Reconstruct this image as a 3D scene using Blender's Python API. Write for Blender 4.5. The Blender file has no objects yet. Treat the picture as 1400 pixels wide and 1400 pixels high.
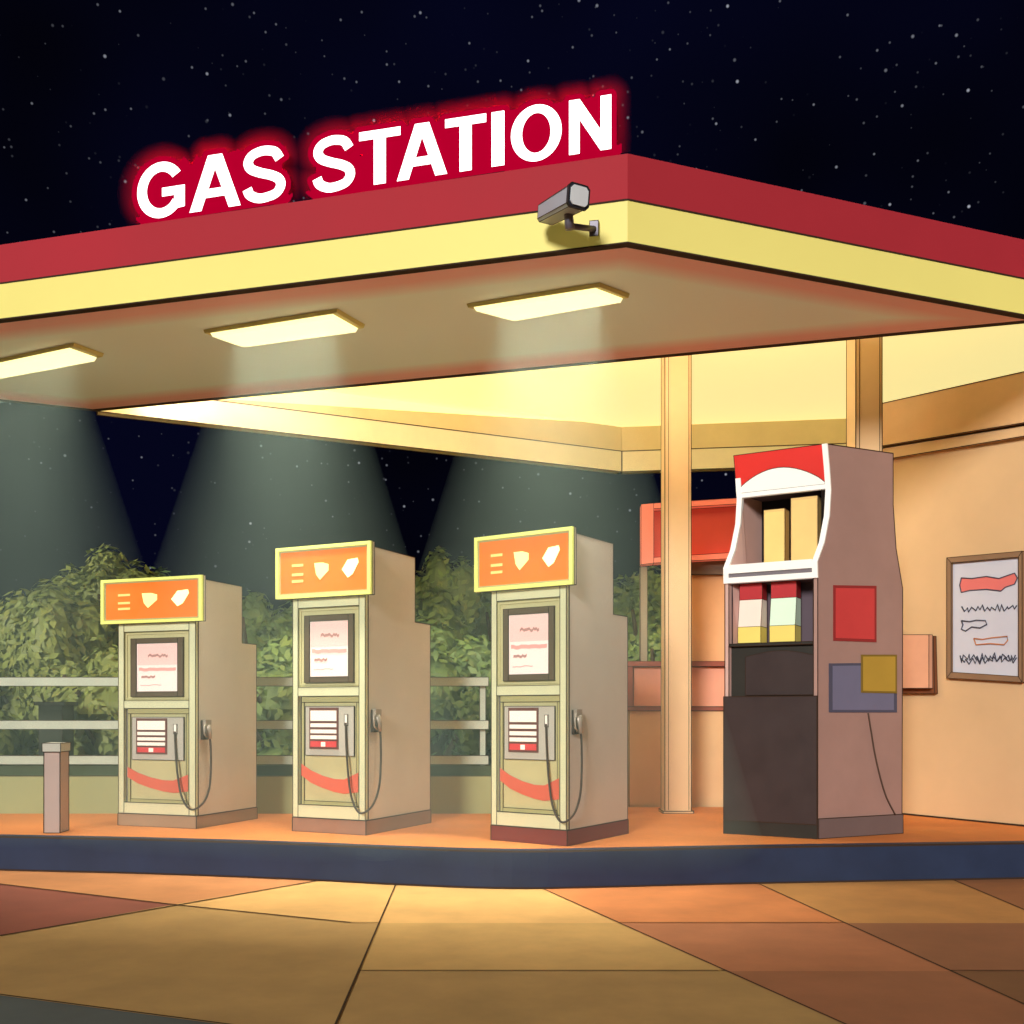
import bpy, math, random
from mathutils import Vector, Matrix
import numpy as np

sc = bpy.context.scene
COL = sc.collection
F, CXP, HY, EYE, ISL = 1400.0, 700.0, 975.0, 1.13, 0.25   # focal (px of 1400), principal column, horizon row, eye height, island top
rnd = random.Random(7)

# ------------------------------------------------------------------ survey helpers (photo pixel -> point on a real plane)
def ray(px, py): return Vector(((px-CXP)/F, 1.0, (HY-py)/F))
EYEV = Vector((0, 0, EYE))
def on_z(px, py, z):                       # point on a horizontal plane
    d = ray(px, py); t = (z-EYE)/d.z
    return EYEV + d*t
def at_y(px, py, Y): return EYEV + ray(px, py)*Y
class Plane:                               # vertical plane through p0 along dir
    def __init__(s, p0, d):
        s.p = Vector((p0[0], p0[1], 0)); s.d = Vector((d[0], d[1], 0)).normalized(); s.n = Vector((s.d.y, -s.d.x, 0))
        if s.n.y > 0: s.n = -s.n           # outward, towards the viewer
    def hit(s, px, py, off=0.0):
        d = ray(px, py); p = s.p + s.n*off
        t = p.dot(s.n)/d.dot(s.n)
        return EYEV + d*t
    def uz(s, px, py):
        h = s.hit(px, py); return (h-s.p).dot(s.d), h.z
    def at(s, u, z, off=0.0):
        q = s.p + s.d*u + s.n*off; return Vector((q.x, q.y, z))

# ------------------------------------------------------------------ materials
def lin(c):
    return tuple(((x/255)/12.92 if x/255 <= .04045 else ((x/255+.055)/1.055)**2.4) for x in c)
MATS = {}
def mat(name, rgb, rough=.7, emit=0.0, ecol=None, k=1.0, var=.10, scale=3.0, metal=0.0, bump=0.0):
    if name in MATS: return MATS[name]
    m = bpy.data.materials.new(name); m.use_nodes = True
    nt = m.node_tree; b = nt.nodes['Principled BSDF']
    c = [min(.92, x*k) for x in lin(rgb)]
    b.inputs['Roughness'].default_value = rough; b.inputs['Metallic'].default_value = metal
    b.inputs['Specular IOR Level'].default_value = .25
    if var > 0:
        tc = nt.nodes.new('ShaderNodeTexCoord'); nz = nt.nodes.new('ShaderNodeTexNoise')
        nz.inputs['Scale'].default_value = scale; nz.inputs['Detail'].default_value = 5
        nz.inputs['Roughness'].default_value = .62
        nt.links.new(tc.outputs['Object'], nz.inputs['Vector'])
        r = nt.nodes.new('ShaderNodeMapRange')
        r.inputs['From Min'].default_value = .3; r.inputs['From Max'].default_value = .7
        r.inputs['To Min'].default_value = 1-var; r.inputs['To Max'].default_value = 1+var
        nt.links.new(nz.outputs['Fac'], r.inputs['Value'])
        mx = nt.nodes.new('ShaderNodeVectorMath'); mx.operation = 'SCALE'
        mx.inputs[0].default_value = c
        nt.links.new(r.outputs[0], mx.inputs['Scale'])
        nt.links.new(mx.outputs[0], b.inputs['Base Color'])
        r2 = nt.nodes.new('ShaderNodeMapRange')
        r2.inputs['To Min'].default_value = max(.05, rough-.12); r2.inputs['To Max'].default_value = min(1, rough+.12)
        nt.links.new(nz.outputs['Fac'], r2.inputs['Value']); nt.links.new(r2.outputs[0], b.inputs['Roughness'])
    else:
        b.inputs['Base Color'].default_value = (*c, 1)
    if emit > 0:
        b.inputs['Emission Color'].default_value = (*lin(ecol or rgb), 1)
        b.inputs['Emission Strength'].default_value = emit
    MATS[name] = m
    return m
INK = mat('seam_brown', (58, 40, 28), .8, var=0)

# ------------------------------------------------------------------ mesh builder
class MB:
    def __init__(s): s.v = []; s.f = []; s.m = []; s.smooth = []
    def add(s, vs, fs, mi=0, smooth=False):
        o = len(s.v); s.v += [Vector(p) for p in vs]
        for f in fs: s.f.append([i+o for i in f]); s.m.append(mi); s.smooth.append(smooth)
        return s
    def hexa(s, a, b, mi=0):               # a: 4 points, b: the 4 opposite points
        return s.add(list(a)+list(b), [(3,2,1,0),(4,5,6,7),(0,1,5,4),(1,2,6,5),(2,3,7,6),(3,0,4,7)], mi)
    def box(s, lo, hi, mi=0):
        x0,y0,z0 = lo; x1,y1,z1 = hi
        return s.hexa([(x0,y0,z0),(x1,y0,z0),(x1,y1,z0),(x0,y1,z0)], [(x0,y0,z1),(x1,y0,z1),(x1,y1,z1),(x0,y1,z1)], mi)
    def prism(s, pts, vec, mi=0, mi_side=None):
        n = len(pts); vec = Vector(vec)
        s.add(list(pts)+[Vector(p)+vec for p in pts], [tuple(range(n))[::-1], tuple(range(n, 2*n))], mi)
        o = len(s.v)-2*n
        for i in range(n):
            j = (i+1) % n
            s.f.append([o+i, o+j, o+n+j, o+n+i]); s.m.append(mi if mi_side is None else mi_side); s.smooth.append(False)
        return s
    def slab(s, pts, z0, z1, mi=0):
        return s.prism([(p[0], p[1], z0) for p in pts], (0, 0, z1-z0), mi)
    def tube(s, path, r, n=8, mi=0, smooth=True, cap=True):
        P = [Vector(p) for p in path]; rings = []; o = len(s.v)
        up = None
        for i, p in enumerate(P):
            t = (P[min(i+1, len(P)-1)]-P[max(i-1, 0)])
            if t.length < 1e-9: t = Vector((0,0,1))
            t.normalize()
            if up is None:
                up = Vector((0,0,1)) if abs(t.z) < .9 else Vector((1,0,0))
            a = t.cross(up)
            if a.length < 1e-6: a = t.cross(Vector((.3,1,.2)))
            a.normalize(); b = a.cross(t); up = b
            rr = r[i] if isinstance(r, (list, tuple)) else r
            for k in range(n):
                w = 2*math.pi*(k+.5)/n
                s.v.append(p + a*math.cos(w)*rr + b*math.sin(w)*rr)
        for i in range(len(P)-1):
            for k in range(n):
                k2 = (k+1) % n
                s.f.append([o+i*n+k, o+i*n+k2, o+(i+1)*n+k2, o+(i+1)*n+k]); s.m.append(mi); s.smooth.append(smooth)
        if cap:
            s.f.append([o+k for k in range(n)][::-1]); s.m.append(mi); s.smooth.append(False)
            e = o+(len(P)-1)*n
            s.f.append([e+k for k in range(n)]); s.m.append(mi); s.smooth.append(False)
        return s
    def seams(s, r=.003, mi=1, ang=28):     # thin dark edging along every crease
        nrm = []
        for f in s.f:
            n = Vector((0,0,0)); P = [s.v[i] for i in f]
            for i in range(len(P)):
                a, b = P[i], P[(i+1) % len(P)]; n += a.cross(b)
            nrm.append(n.normalized() if n.length > 1e-12 else Vector((0,0,1)))
        key = lambda p: (round(p.x, 4), round(p.y, 4), round(p.z, 4))
        ed = {}
        for fi, f in enumerate(s.f):
            for i in range(len(f)):
                a, b = key(s.v[f[i]]), key(s.v[f[(i+1) % len(f)]])
                if a != b: ed.setdefault((min(a,b), max(a,b)), []).append(fi)
        c = math.cos(math.radians(ang))
        for (a, b), fs in ed.items():
            if len(fs) == 1 or any(nrm[fs[0]].dot(nrm[g]) < c for g in fs[1:]):
                s.tube([a, b], r, 4, mi, False)
        return s
    def build(s, name, mats, parent=None, origin=None):
        org = Vector(origin) if origin is not None else Vector((0,0,0))
        if parent is not None and origin is None: org = parent.get('_o') and Vector(parent['_o']) or Vector((0,0,0))
        me = bpy.data.meshes.new(name)
        me.from_pydata([tuple(p-org) for p in s.v], [], s.f)
        for m in (mats if isinstance(mats, (list, tuple)) else [mats]): me.materials.append(m)
        nm = len(me.materials)
        me.polygons.foreach_set('material_index', [min(i, nm-1) for i in s.m])
        me.polygons.foreach_set('use_smooth', s.smooth)
        me.update()
        import bmesh
        bm = bmesh.new(); bm.from_mesh(me); bmesh.ops.recalc_face_normals(bm, faces=bm.faces); bm.to_mesh(me); bm.free()
        o = bpy.data.objects.new(name, me); COL.objects.link(o)
        if parent is not None: o.parent = parent
        else: o.location = org
        return o
def tag(o, label=None, cat=None, group=None, kind=None):
    if label: o['label'] = label
    if cat: o['category'] = cat
    if group: o['group'] = group
    if kind: o['kind'] = kind
    return o
def empty(name, loc, label, cat, group=None, rz=0.0):
    o = bpy.data.objects.new(name, None); COL.objects.link(o)
    o.location = loc; o.rotation_euler = (0, 0, rz); o.empty_display_size = .2
    o['_o'] = tuple(loc) if rz == 0 else (0., 0., 0.)
    return tag(o, label, cat, group)
def copy_tree(o, parent=None):
    c = o.copy(); COL.objects.link(c)
    if parent is not None: c.parent = parent
    for ch in [x for x in list(COL.objects) if x.parent == o]: copy_tree(ch, c)
    return c
def bez(p, n=12):                            # Catmull-Rom through points
    P = [Vector(q) for q in p]; P = [P[0]*2-P[1]] + P + [P[-1]*2-P[-2]]; out = []
    for i in range(1, len(P)-2):
        for k in range(n):
            t = k/n; a, b, c, d = P[i-1], P[i], P[i+1], P[i+2]
            out.append(.5*((2*b)+(c-a)*t+(2*a-5*b+4*c-d)*t*t+(3*b-a-3*c+d)*t**3))
    out.append(P[-2]); return out

# ------------------------------------------------------------------ camera
cam = bpy.data.cameras.new('camera'); co = bpy.data.objects.new('camera', cam); COL.objects.link(co)
co.location = EYEV; co.rotation_euler = (math.radians(90), 0, 0)
cam.sensor_width = 36; cam.lens = 36; cam.shift_y = (HY-700)/1400; cam.clip_end = 2000; cam.clip_start = .05
sc.camera = co

# ------------------------------------------------------------------ night sky and light
w = bpy.data.worlds.new('World'); sc.world = w; w.use_nodes = True
nt = w.node_tree; bg = nt.nodes['Background']
tc = nt.nodes.new('ShaderNodeTexCoord')
def stars(scale, rad, keep):
    vo = nt.nodes.new('ShaderNodeTexVoronoi'); vo.inputs['Scale'].default_value = scale
    nt.links.new(tc.outputs['Generated'], vo.inputs['Vector'])
    r = nt.nodes.new('ShaderNodeMapRange'); r.inputs['From Min'].default_value = rad; r.inputs['From Max'].default_value = rad*.35
    nt.links.new(vo.outputs['Distance'], r.inputs['Value'])
    sp = nt.nodes.new('ShaderNodeSeparateColor'); nt.links.new(vo.outputs['Color'], sp.inputs[0])
    g = nt.nodes.new('ShaderNodeMapRange'); g.inputs['From Min'].default_value = 1-keep; g.inputs['From Max'].default_value = 1.0
    nt.links.new(sp.outputs[0], g.inputs['Value'])
    p = nt.nodes.new('ShaderNodeMath'); p.operation = 'POWER'; p.inputs[1].default_value = 1.6; nt.links.new(g.outputs[0], p.inputs[0])
    mu = nt.nodes.new('ShaderNodeMath'); mu.operation = 'MULTIPLY'
    nt.links.new(r.outputs[0], mu.inputs[0]); nt.links.new(p.outputs[0], mu.inputs[1])
    return mu
s1 = stars(70, .108, .6); s2 = stars(118, .14, .8)
h = nt.nodes.new('ShaderNodeMath'); h.operation = 'MULTIPLY_ADD'; h.inputs[1].default_value = .16
nt.links.new(s2.outputs[0], h.inputs[0])
k1 = nt.nodes.new('ShaderNodeMath'); k1.operation = 'MULTIPLY'; k1.inputs[1].default_value = .42
nt.links.new(s1.outputs[0], k1.inputs[0]); nt.links.new(k1.outputs[0], h.inputs[2])
vs = nt.nodes.new('ShaderNodeVectorMath'); vs.operation = 'SCALE'; vs.inputs[0].default_value = (.78, .82, .95)
nt.links.new(h.outputs[0], vs.inputs['Scale'])
nz = nt.nodes.new('ShaderNodeTexNoise'); nz.inputs['Scale'].default_value = 3.0; nt.links.new(tc.outputs['Generated'], nz.inputs['Vector'])
cr = nt.nodes.new('ShaderNodeValToRGB')
cr.color_ramp.elements[0].position = .35; cr.color_ramp.elements[0].color = (.0006, .0006, .0022, 1)
cr.color_ramp.elements[1].position = .68; cr.color_ramp.elements[1].color = (.0011, .0014, .0085, 1)
nt.links.new(nz.outputs['Fac'], cr.inputs['Fac'])
ad = nt.nodes.new('ShaderNodeVectorMath'); ad.operation = 'ADD'
nt.links.new(cr.outputs['Color'], ad.inputs[0]); nt.links.new(vs.outputs[0], ad.inputs[1])
nt.links.new(ad.outputs[0], bg.inputs['Color']); bg.inputs['Strength'].default_value = 1.0

sl = bpy.data.lights.new('front_light', 'SUN'); so = bpy.data.objects.new('front_light', sl); COL.objects.link(so)  # general light from the front left, its source unseen
sl.energy = 2.4; sl.angle = math.radians(13); sl.color = (1.0, .975, .92)
so.rotation_euler = Vector((.33, .915, -.33)).to_track_quat('-Z', 'Y').to_euler()

sc.view_settings.view_transform = 'Standard'; sc.view_settings.look = 'None'
sc.view_settings.exposure = .32; sc.view_settings.gamma = 1
sc.cycles.use_denoising = True; sc.cycles.max_bounces = 8; sc.cycles.volume_bounces = 0
sc.cycles.sample_clamp_indirect = 6

# ------------------------------------------------------------------ ground: one sheet, paving slabs laid on it
gm = mat('paving_bed', (150, 112, 62), .85, var=.15, scale=1.2)
MB().add([(-300,-60,0),(300,-60,0),(300,400,0),(-300,400,0)], [(0,1,2,3)]).build('ground', gm).update_tag()
tag(bpy.data.objects['ground'], kind='structure')
def G(px, py): p = on_z(px, py, 0); return (p.x, p.y)
def ext(a, b, t): return (a[0]+(b[0]-a[0])*t, a[1]+(b[1]-a[1])*t)
def isect(a, b, c, d):
    x1,y1,x2,y2,x3,y3,x4,y4 = *a,*b,*c,*d
    D = (x1-x2)*(y3-y4)-(y1-y2)*(x3-x4)
    A = x1*y2-y1*x2; B = x3*y4-y3*x4
    return ((A*(x3-x4)-(x1-x2)*B)/D, (A*(y3-y4)-(y1-y2)*B)/D)
yK = 7.6                                                   # behind the kerb face
L1 = (G(540,1213), G(460,1400)); L2 = (G(735,1213), G(1150,1400)); L3 = (G(1045,1213), G(1400,1375)); L4 = (G(1310,1207), G(1400,1245))
yH1 = G(700,1263)[1]; yH2 = G(700,1329)[1]
def X(L, y): return (L[0][0]+(L[1][0]-L[0][0])*(y-L[0][1])/(L[1][1]-L[0][1]), y)
Q = G(235,1238); Q2 = G(480,1263); W0 = G(0,1210); V0 = G(0,1280)
Wf = ext(Q, W0, 4); Vf = ext(Q, V0, 4); Cc = G(0,1362); Cd = G(290,1400); Cf = ext(Cd, Cc, 6); Cg = ext(Cc, Cd, 2.2)
top = isect(Q, G(420,1207), L1[0], L1[1])
I0 = isect(Q, V0, Cc, Cd); J0 = isect(Cc, Cd, L1[0], L1[1])
S = {}
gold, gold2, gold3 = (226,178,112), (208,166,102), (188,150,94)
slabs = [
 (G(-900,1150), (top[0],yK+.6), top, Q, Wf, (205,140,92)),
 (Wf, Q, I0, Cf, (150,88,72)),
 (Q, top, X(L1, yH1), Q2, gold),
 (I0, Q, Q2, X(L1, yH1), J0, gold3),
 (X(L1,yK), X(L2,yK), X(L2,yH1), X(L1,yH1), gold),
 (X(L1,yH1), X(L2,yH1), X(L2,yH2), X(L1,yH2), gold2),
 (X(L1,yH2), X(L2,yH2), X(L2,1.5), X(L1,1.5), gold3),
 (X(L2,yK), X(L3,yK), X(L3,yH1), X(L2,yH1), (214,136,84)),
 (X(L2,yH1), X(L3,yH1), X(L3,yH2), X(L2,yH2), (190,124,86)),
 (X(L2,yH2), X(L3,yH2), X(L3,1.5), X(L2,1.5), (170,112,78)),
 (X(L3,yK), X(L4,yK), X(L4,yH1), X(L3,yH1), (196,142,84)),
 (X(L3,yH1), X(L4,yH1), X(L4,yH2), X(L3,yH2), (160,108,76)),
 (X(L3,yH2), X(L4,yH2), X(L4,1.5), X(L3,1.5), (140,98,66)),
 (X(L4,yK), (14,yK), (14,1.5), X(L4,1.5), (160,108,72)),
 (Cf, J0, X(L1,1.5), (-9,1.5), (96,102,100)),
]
b = MB(); mats = []
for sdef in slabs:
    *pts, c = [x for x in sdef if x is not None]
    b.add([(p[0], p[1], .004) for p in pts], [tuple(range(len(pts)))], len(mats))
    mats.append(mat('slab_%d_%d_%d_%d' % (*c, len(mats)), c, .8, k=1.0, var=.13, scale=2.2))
joint = len(mats); mats.append(mat('joint', (70,48,26), .9, var=0))
def strip(a, c, wd=.009):
    a, c = Vector((*a, .008)), Vector((*c, .008)); t = (c-a).normalized(); n = Vector((-t.y, t.x, 0))*wd
    b.add([a-n, c-n, c+n, a+n], [(0,1,2,3)], joint)
for L in (L1, L2, L3, L4): strip(X(L, yK), X(L, 1.5), .0045)
strip(top, I0); strip(Wf, Q); strip(Q, Q2); strip(Q2, X(L1,yH1), .005); strip(Cf, J0, .006)
strip(X(L2,yH1), X(L3,yH1), .006); strip(X(L1,yH2), X(L2,yH2), .006); strip(X(L3,yH2), (14,yH2), .006)
tag(b.build('pavement', mats), kind='structure')

# ------------------------------------------------------------------ raised forecourt island with blue kerb
kp = [(-700,1128),(-300,1136),(0,1143),(200,1147),(400,1153),(550,1159),(700,1163),(850,1161),(1000,1158),(1200,1155),(1400,1152),(1700,1148),(2100,1143)]
kerb = [on_z(x, y, ISL) for x, y in kp]
kerb = [Vector((p.x, p.y, 0)) for p in bez(kerb, 6)]
BACK = 9.6
isl = mat('island_orange', (230,142,78), .75, k=.86, var=.12, scale=1.6)
kb = mat('kerb_blue', (46,58,86), .6, var=.16, scale=2.5, k=.85)
b = MB(); n = len(kerb)
inner = [p + Vector((0, .10, 0)) for p in kerb]
b.add([(p.x,p.y,ISL) for p in inner]+[(p.x,BACK,ISL) for p in inner], [(i,i+1,n+i+1,n+i) for i in range(n-1)], 0)
tag(b.build('island', [isl]), kind='structure')
b = MB()
for i in range(n-1):
    a, c, d, e = kerb[i], kerb[i+1], inner[i+1], inner[i]
    b.add([(a.x,a.y,0),(c.x,c.y,0),(c.x,c.y,ISL-.012),(a.x,a.y,ISL-.012)], [(0,1,2,3)], 0)
    b.add([(a.x,a.y,ISL-.012),(c.x,c.y,ISL-.012),(c.x,c.y+.012,ISL),(a.x,a.y+.012,ISL)], [(0,1,2,3)], 1)
    b.add([(a.x,a.y+.012,ISL),(c.x,c.y+.012,ISL),(d.x,d.y,ISL),(e.x,e.y,ISL)], [(0,1,2,3)], 0)
    b.add([(a.x,a.y-.006,0.006),(c.x,c.y-.006,0.006),(c.x,c.y-.004,.016),(a.x,a.y-.004,.016)], [(0,1,2,3)], 1)
tag(b.build('kerb', [kb, INK]), kind='structure')
# grass behind the island
gr = mat('rough_grass', (92,104,58), .95, k=1.0, var=.3, scale=5)
MB().add([(-60,BACK+.02,.06),(60,BACK+.02,.06),(60,60,.06),(-60,60,.06)], [(0,1,2,3)]).build('verge', gr)
tag(bpy.data.objects['verge'], kind='structure')

# ------------------------------------------------------------------ canopy
SZ = EYE+2.70                                              # soffit height
Cn, Rn, Bn, Ln = [on_z(x, y, SZ) for x, y in ((858,332),(1438,438),(130,562),(-482,496))]
quad = [Cn, Rn, Bn, Ln]
z_split, z_top = SZ + .248, SZ + .513
ctr = (Cn+Rn+Bn+Ln)/4
canopy = empty('canopy', (ctr.x, ctr.y, ISL), 'petrol station canopy with a crimson and yellow fascia above the pumps', 'canopy')
red = mat('fascia_crimson', (182,46,58), .75, k=1.0, var=.06, scale=.7)
yel = mat('fascia_yellow', (248,232,136), .5, emit=.10, ecol=(255,236,110), var=.04, scale=.6)  # slight emission added to brighten the yellow band
def inset(q, d):                                           # shrink a plan quad
    c = sum((Vector((p.x,p.y,0)) for p in q), Vector())/4; out = []
    m = len(q)
    for i in range(m):
        p0, p1, p2 = q[i-1], q[i], q[(i+1) % m]
        e1 = Vector((p1.x-p0.x, p1.y-p0.y, 0)).normalized(); e2 = Vector((p2.x-p1.x, p2.y-p1.y, 0)).normalized()
        n1 = Vector((-e1.y, e1.x, 0)); n2 = Vector((-e2.y, e2.x, 0))
        if n1.dot(c-Vector((p1.x,p1.y,0))) < 0: n1, n2 = -n1, -n2
        bis = (n1+n2); bis = bis/ (bis.length**2) * 2
        out.append(Vector((p1.x, p1.y, 0)) + bis*d)
    return out
q0 = [Vector((p.x,p.y,0)) for p in quad]
def band(name, z0, z1, thick, m, proud=0.0):
    q = inset(quad, -proud) if proud else q0
    qi = inset(quad, thick); b = MB()
    for i in range(4):
        j = (i+1) % 4
        if i == 1 : pass
        b.hexa([(q[i].x,q[i].y,z0),(q[j].x,q[j].y,z0),(qi[j].x,qi[j].y,z0),(qi[i].x,qi[i].y,z0)],
               [(q[i].x,q[i].y,z1),(q[j].x,q[j].y,z1),(qi[j].x,qi[j].y,z1),(qi[i].x,qi[i].y,z1)])
    return b.build(name, m, canopy)
band('red_fascia', z_split+.004, z_top, .06, red)
band('yellow_fascia', SZ+.0065, z_split-.004, .06, yel)
band('seam_trim', z_split-.005, z_split+.005, .05, INK, .004)
band('drip_edge', SZ-.003, SZ+.006, .05, INK, .004)
# soffit panel: red-brown rim blending into an olive-brown field
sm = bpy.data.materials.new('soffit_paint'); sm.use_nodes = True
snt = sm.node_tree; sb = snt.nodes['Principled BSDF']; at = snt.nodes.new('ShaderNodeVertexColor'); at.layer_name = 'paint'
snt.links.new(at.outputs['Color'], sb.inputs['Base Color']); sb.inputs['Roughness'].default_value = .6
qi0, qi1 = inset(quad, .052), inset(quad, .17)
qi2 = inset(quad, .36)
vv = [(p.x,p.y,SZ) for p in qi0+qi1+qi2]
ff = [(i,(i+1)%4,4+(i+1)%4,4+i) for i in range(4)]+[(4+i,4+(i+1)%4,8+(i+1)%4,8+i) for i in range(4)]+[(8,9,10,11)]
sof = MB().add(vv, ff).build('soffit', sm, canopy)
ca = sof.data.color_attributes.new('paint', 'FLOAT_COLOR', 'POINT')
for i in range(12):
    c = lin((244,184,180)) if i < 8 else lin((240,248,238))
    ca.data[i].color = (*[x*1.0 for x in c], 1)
roofm = mat('roof_felt', (70,40,42), .9)
MB().slab(inset(quad, .03), z_top-.03, z_top-.01).build('roof_deck', roofm, canopy)

# rear bay: yellow ceiling with added glow, downstand beams, tan boards as ceiling shade
CZ = EYE+3.20
K = on_z(850, 645, SZ); 
Rr = on_z(1160, 635, SZ)
dirB = (K-Bn); dirB.z = 0; dirR = (Rr-K); dirR.z = 0
Rf = K + dirR*2.1
peach = mat('beam_peach', (255,234,196), .6, k=1.0, var=.05)
tan = mat('ceiling_shade_tan', (236,214,160), .6, k=.95, var=.05)  # tan boards stand in for the shading band along the ceiling edge
cey = mat('ceiling_yellow', (250,238,160), .6, k=1.0, var=.03, emit=.66, ecol=(255,240,165))  # emission added so the ceiling reads as brightly lit
nB = Vector((dirB.y, -dirB.x, 0)).normalized(); nB = -nB if nB.y < 0 else nB     # away from the camera
nR = Vector((0, 1, 0))
zb = EYE+2.93
def wallseg(b, p, q, n, z0, z1, z2=None, z3=None, th=.1, mi=0):
    z2 = z0 if z2 is None else z2; z3 = z1 if z3 is None else z3
    b.hexa([(p.x,p.y,z0),(q.x,q.y,z2),(q.x+n.x*th,q.y+n.y*th,z2),(p.x+n.x*th,p.y+n.y*th,z0)],
           [(p.x,p.y,z1),(q.x,q.y,z3),(q.x+n.x*th,q.y+n.y*th,z3),(p.x+n.x*th,p.y+n.y*th,z1)], mi)
corner = Vector((K.x, K.y, 0))
B0 = Vector((Bn.x, Bn.y, 0)) + dirB.normalized()*.02
b = MB(); wallseg(b, B0, corner, nB, SZ, zb, th=.12); b.seams(.006); b.build('beam', [peach, INK], canopy)
b = MB(); wallseg(b, corner+Vector((.003,0,0)), Vector((Rf.x,Rf.y,0)), nR, SZ, zb, th=.12); b.seams(.006); b.build('beam', [peach, INK], canopy)
PB = Plane(B0, dirB)
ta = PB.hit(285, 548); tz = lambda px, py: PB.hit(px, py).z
b = MB(); wallseg(b, Vector((ta.x,ta.y,0)), corner, nB, zb+.002, zb+.012, zb+.002, tz(850,580), th=.1); b.build('shade_board', tan, canopy)
PR = Plane(corner, dirR)
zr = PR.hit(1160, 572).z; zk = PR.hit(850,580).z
b = MB(); wallseg(b, corner+Vector((.003,0,0)), Vector((Rf.x,Rf.y,0)), nR, zb+.002, zk, zb+.002, zk+(zr-zk)*2.1, th=.1); b.build('shade_board', tan, canopy)
# upper wall behind the shade boards + ceiling sheet
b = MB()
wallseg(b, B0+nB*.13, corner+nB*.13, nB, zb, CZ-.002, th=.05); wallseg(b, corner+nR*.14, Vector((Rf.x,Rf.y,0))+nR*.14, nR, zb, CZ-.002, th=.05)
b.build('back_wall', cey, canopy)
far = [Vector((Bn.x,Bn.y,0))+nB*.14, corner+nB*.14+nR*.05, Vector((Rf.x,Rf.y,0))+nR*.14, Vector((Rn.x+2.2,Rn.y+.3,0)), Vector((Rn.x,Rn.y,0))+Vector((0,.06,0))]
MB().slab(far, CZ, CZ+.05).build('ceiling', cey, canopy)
# added tubes, unseen behind the front soffit box, brightening the rear bay
glow = mat('tube_glow', (255,240,200), .5, emit=34, ecol=(255,246,228), var=0)
e = (Rn-Bn); e.z = 0; en = Vector((-e.y, e.x, 0)).normalized(); en = en if en.y > 0 else -en
for t0, t1 in ((.05,.22),(.28,.45),(.50,.66),(.71,.76)):
    p, q = Vector((Bn.x,Bn.y,0))+e*t0+en*.14, Vector((Bn.x,Bn.y,0))+e*t1+en*.14
    MB().tube([(p.x,p.y,SZ+.22),(q.x,q.y,SZ+.22)], .03, 10).build('fill_tube', glow, canopy)
# pillars
pil = mat('pillar_peach', (240,204,158), .65, k=1.0, var=.06, scale=1.5)
def pillar(px0, px1, Y, z1, mdl=.02, dep=.26):
    x0, x1 = (px0-700)/1400*Y, (px1-700)/1400*Y
    b = MB(); b.box((x0,Y,ISL+.002),(x1,Y+dep,z1)); b.box((x0-.018,Y-.018,ISL+.001),(x1+.018,Y+dep+.018,ISL+.02))
    b.seams(.0045)
    wv = (x1-x0)
    b.box((x0+wv*.13,Y-.004,ISL+.03),(x0+wv*.13+.004,Y+.002,z1-.01), 1); b.box((x1-wv*.1,Y-.004,ISL+.03),(x1-wv*.1+.004,Y+.002,z1-.01), 1)
    return b.build('pillar', [pil, INK], canopy)
pillar(909, 945, 8.99, CZ-.002, dep=.22)
pillar(1170, 1206, 8.02, CZ-.002, dep=.22)

# ------------------------------------------------------------------ ceiling lights and their beams
frm = mat('light_frame', (214,200,130), .5, var=0)
lens = mat('light_lens', (255,250,200), .4, emit=1.1, ecol=(255,248,182), var=0)
lq = [[(640,425),(819,397),(859,412),(698,440)], [(280,460),(460,432),(497,453),(327,476)], [(-80,516),(100,478),(140,492),(-22,522)]]
ll = ['bright rectangular canopy light nearest the corner camera', 'bright rectangular canopy light in the middle, above the second pump', 'dimmer rectangular canopy light cut by the left picture edge']
lbeams = []
for i, (q, lb) in enumerate(zip(lq, ll)):
    P = [on_z(x, y, SZ-.05) for x, y in q]; c = sum(P, Vector())/4
    root = empty('ceiling_light', (c.x, c.y, SZ), lb, 'ceiling light', 'rectangular lights under the canopy')
    Pi = [c+(p-c)*.93 for p in P]
    b = MB(); b.hexa([(p.x,p.y,SZ-.028) for p in P], [(p.x,p.y,SZ-.003) for p in [c+(x-c)*1.02 for x in P]]); b.build('housing', frm, root)
    MB().hexa([(p.x,p.y,SZ-.055) for p in [c+(x-c)*.90 for x in P]], [(p.x,p.y,SZ-.0282) for p in Pi]).build('diffuser', lens, root)
    al = bpy.data.lights.new('lamp', 'AREA'); al.shape = 'RECTANGLE'
    u = (P[1]-P[0]+P[2]-P[3])/2; v = (P[3]-P[0]+P[2]-P[1])/2
    al.size = u.length*.8; al.size_y = v.length*.7; al.energy = (20, 20, 13)[i]; al.spread = math.radians(64); al.color = (1, .94, .76)
    ao = bpy.data.objects.new('lamp', al); COL.objects.link(ao); ao.parent = root
    ao.location = (0, 0, -.10); ao.rotation_euler = (0, 0, math.atan2(u.y, u.x))
    lbeams.append((c, u, v, al))
def haze_mat(name, dens, col):
    m = bpy.data.materials.new(name); m.use_nodes = True; t = m.node_tree; t.nodes.remove(t.nodes['Principled BSDF'])
    pv = t.nodes.new('ShaderNodeVolumePrincipled'); pv.inputs['Density'].default_value = dens; pv.inputs['Color'].default_value = (*col, 1)
    pv.inputs['Anisotropy'].default_value = 0.0
    t.links.new(pv.outputs[0], t.nodes['Material Output'].inputs['Volume'])
    return m
hz = haze_mat('glow_haze', .078, (.68, .92, .82))
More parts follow.
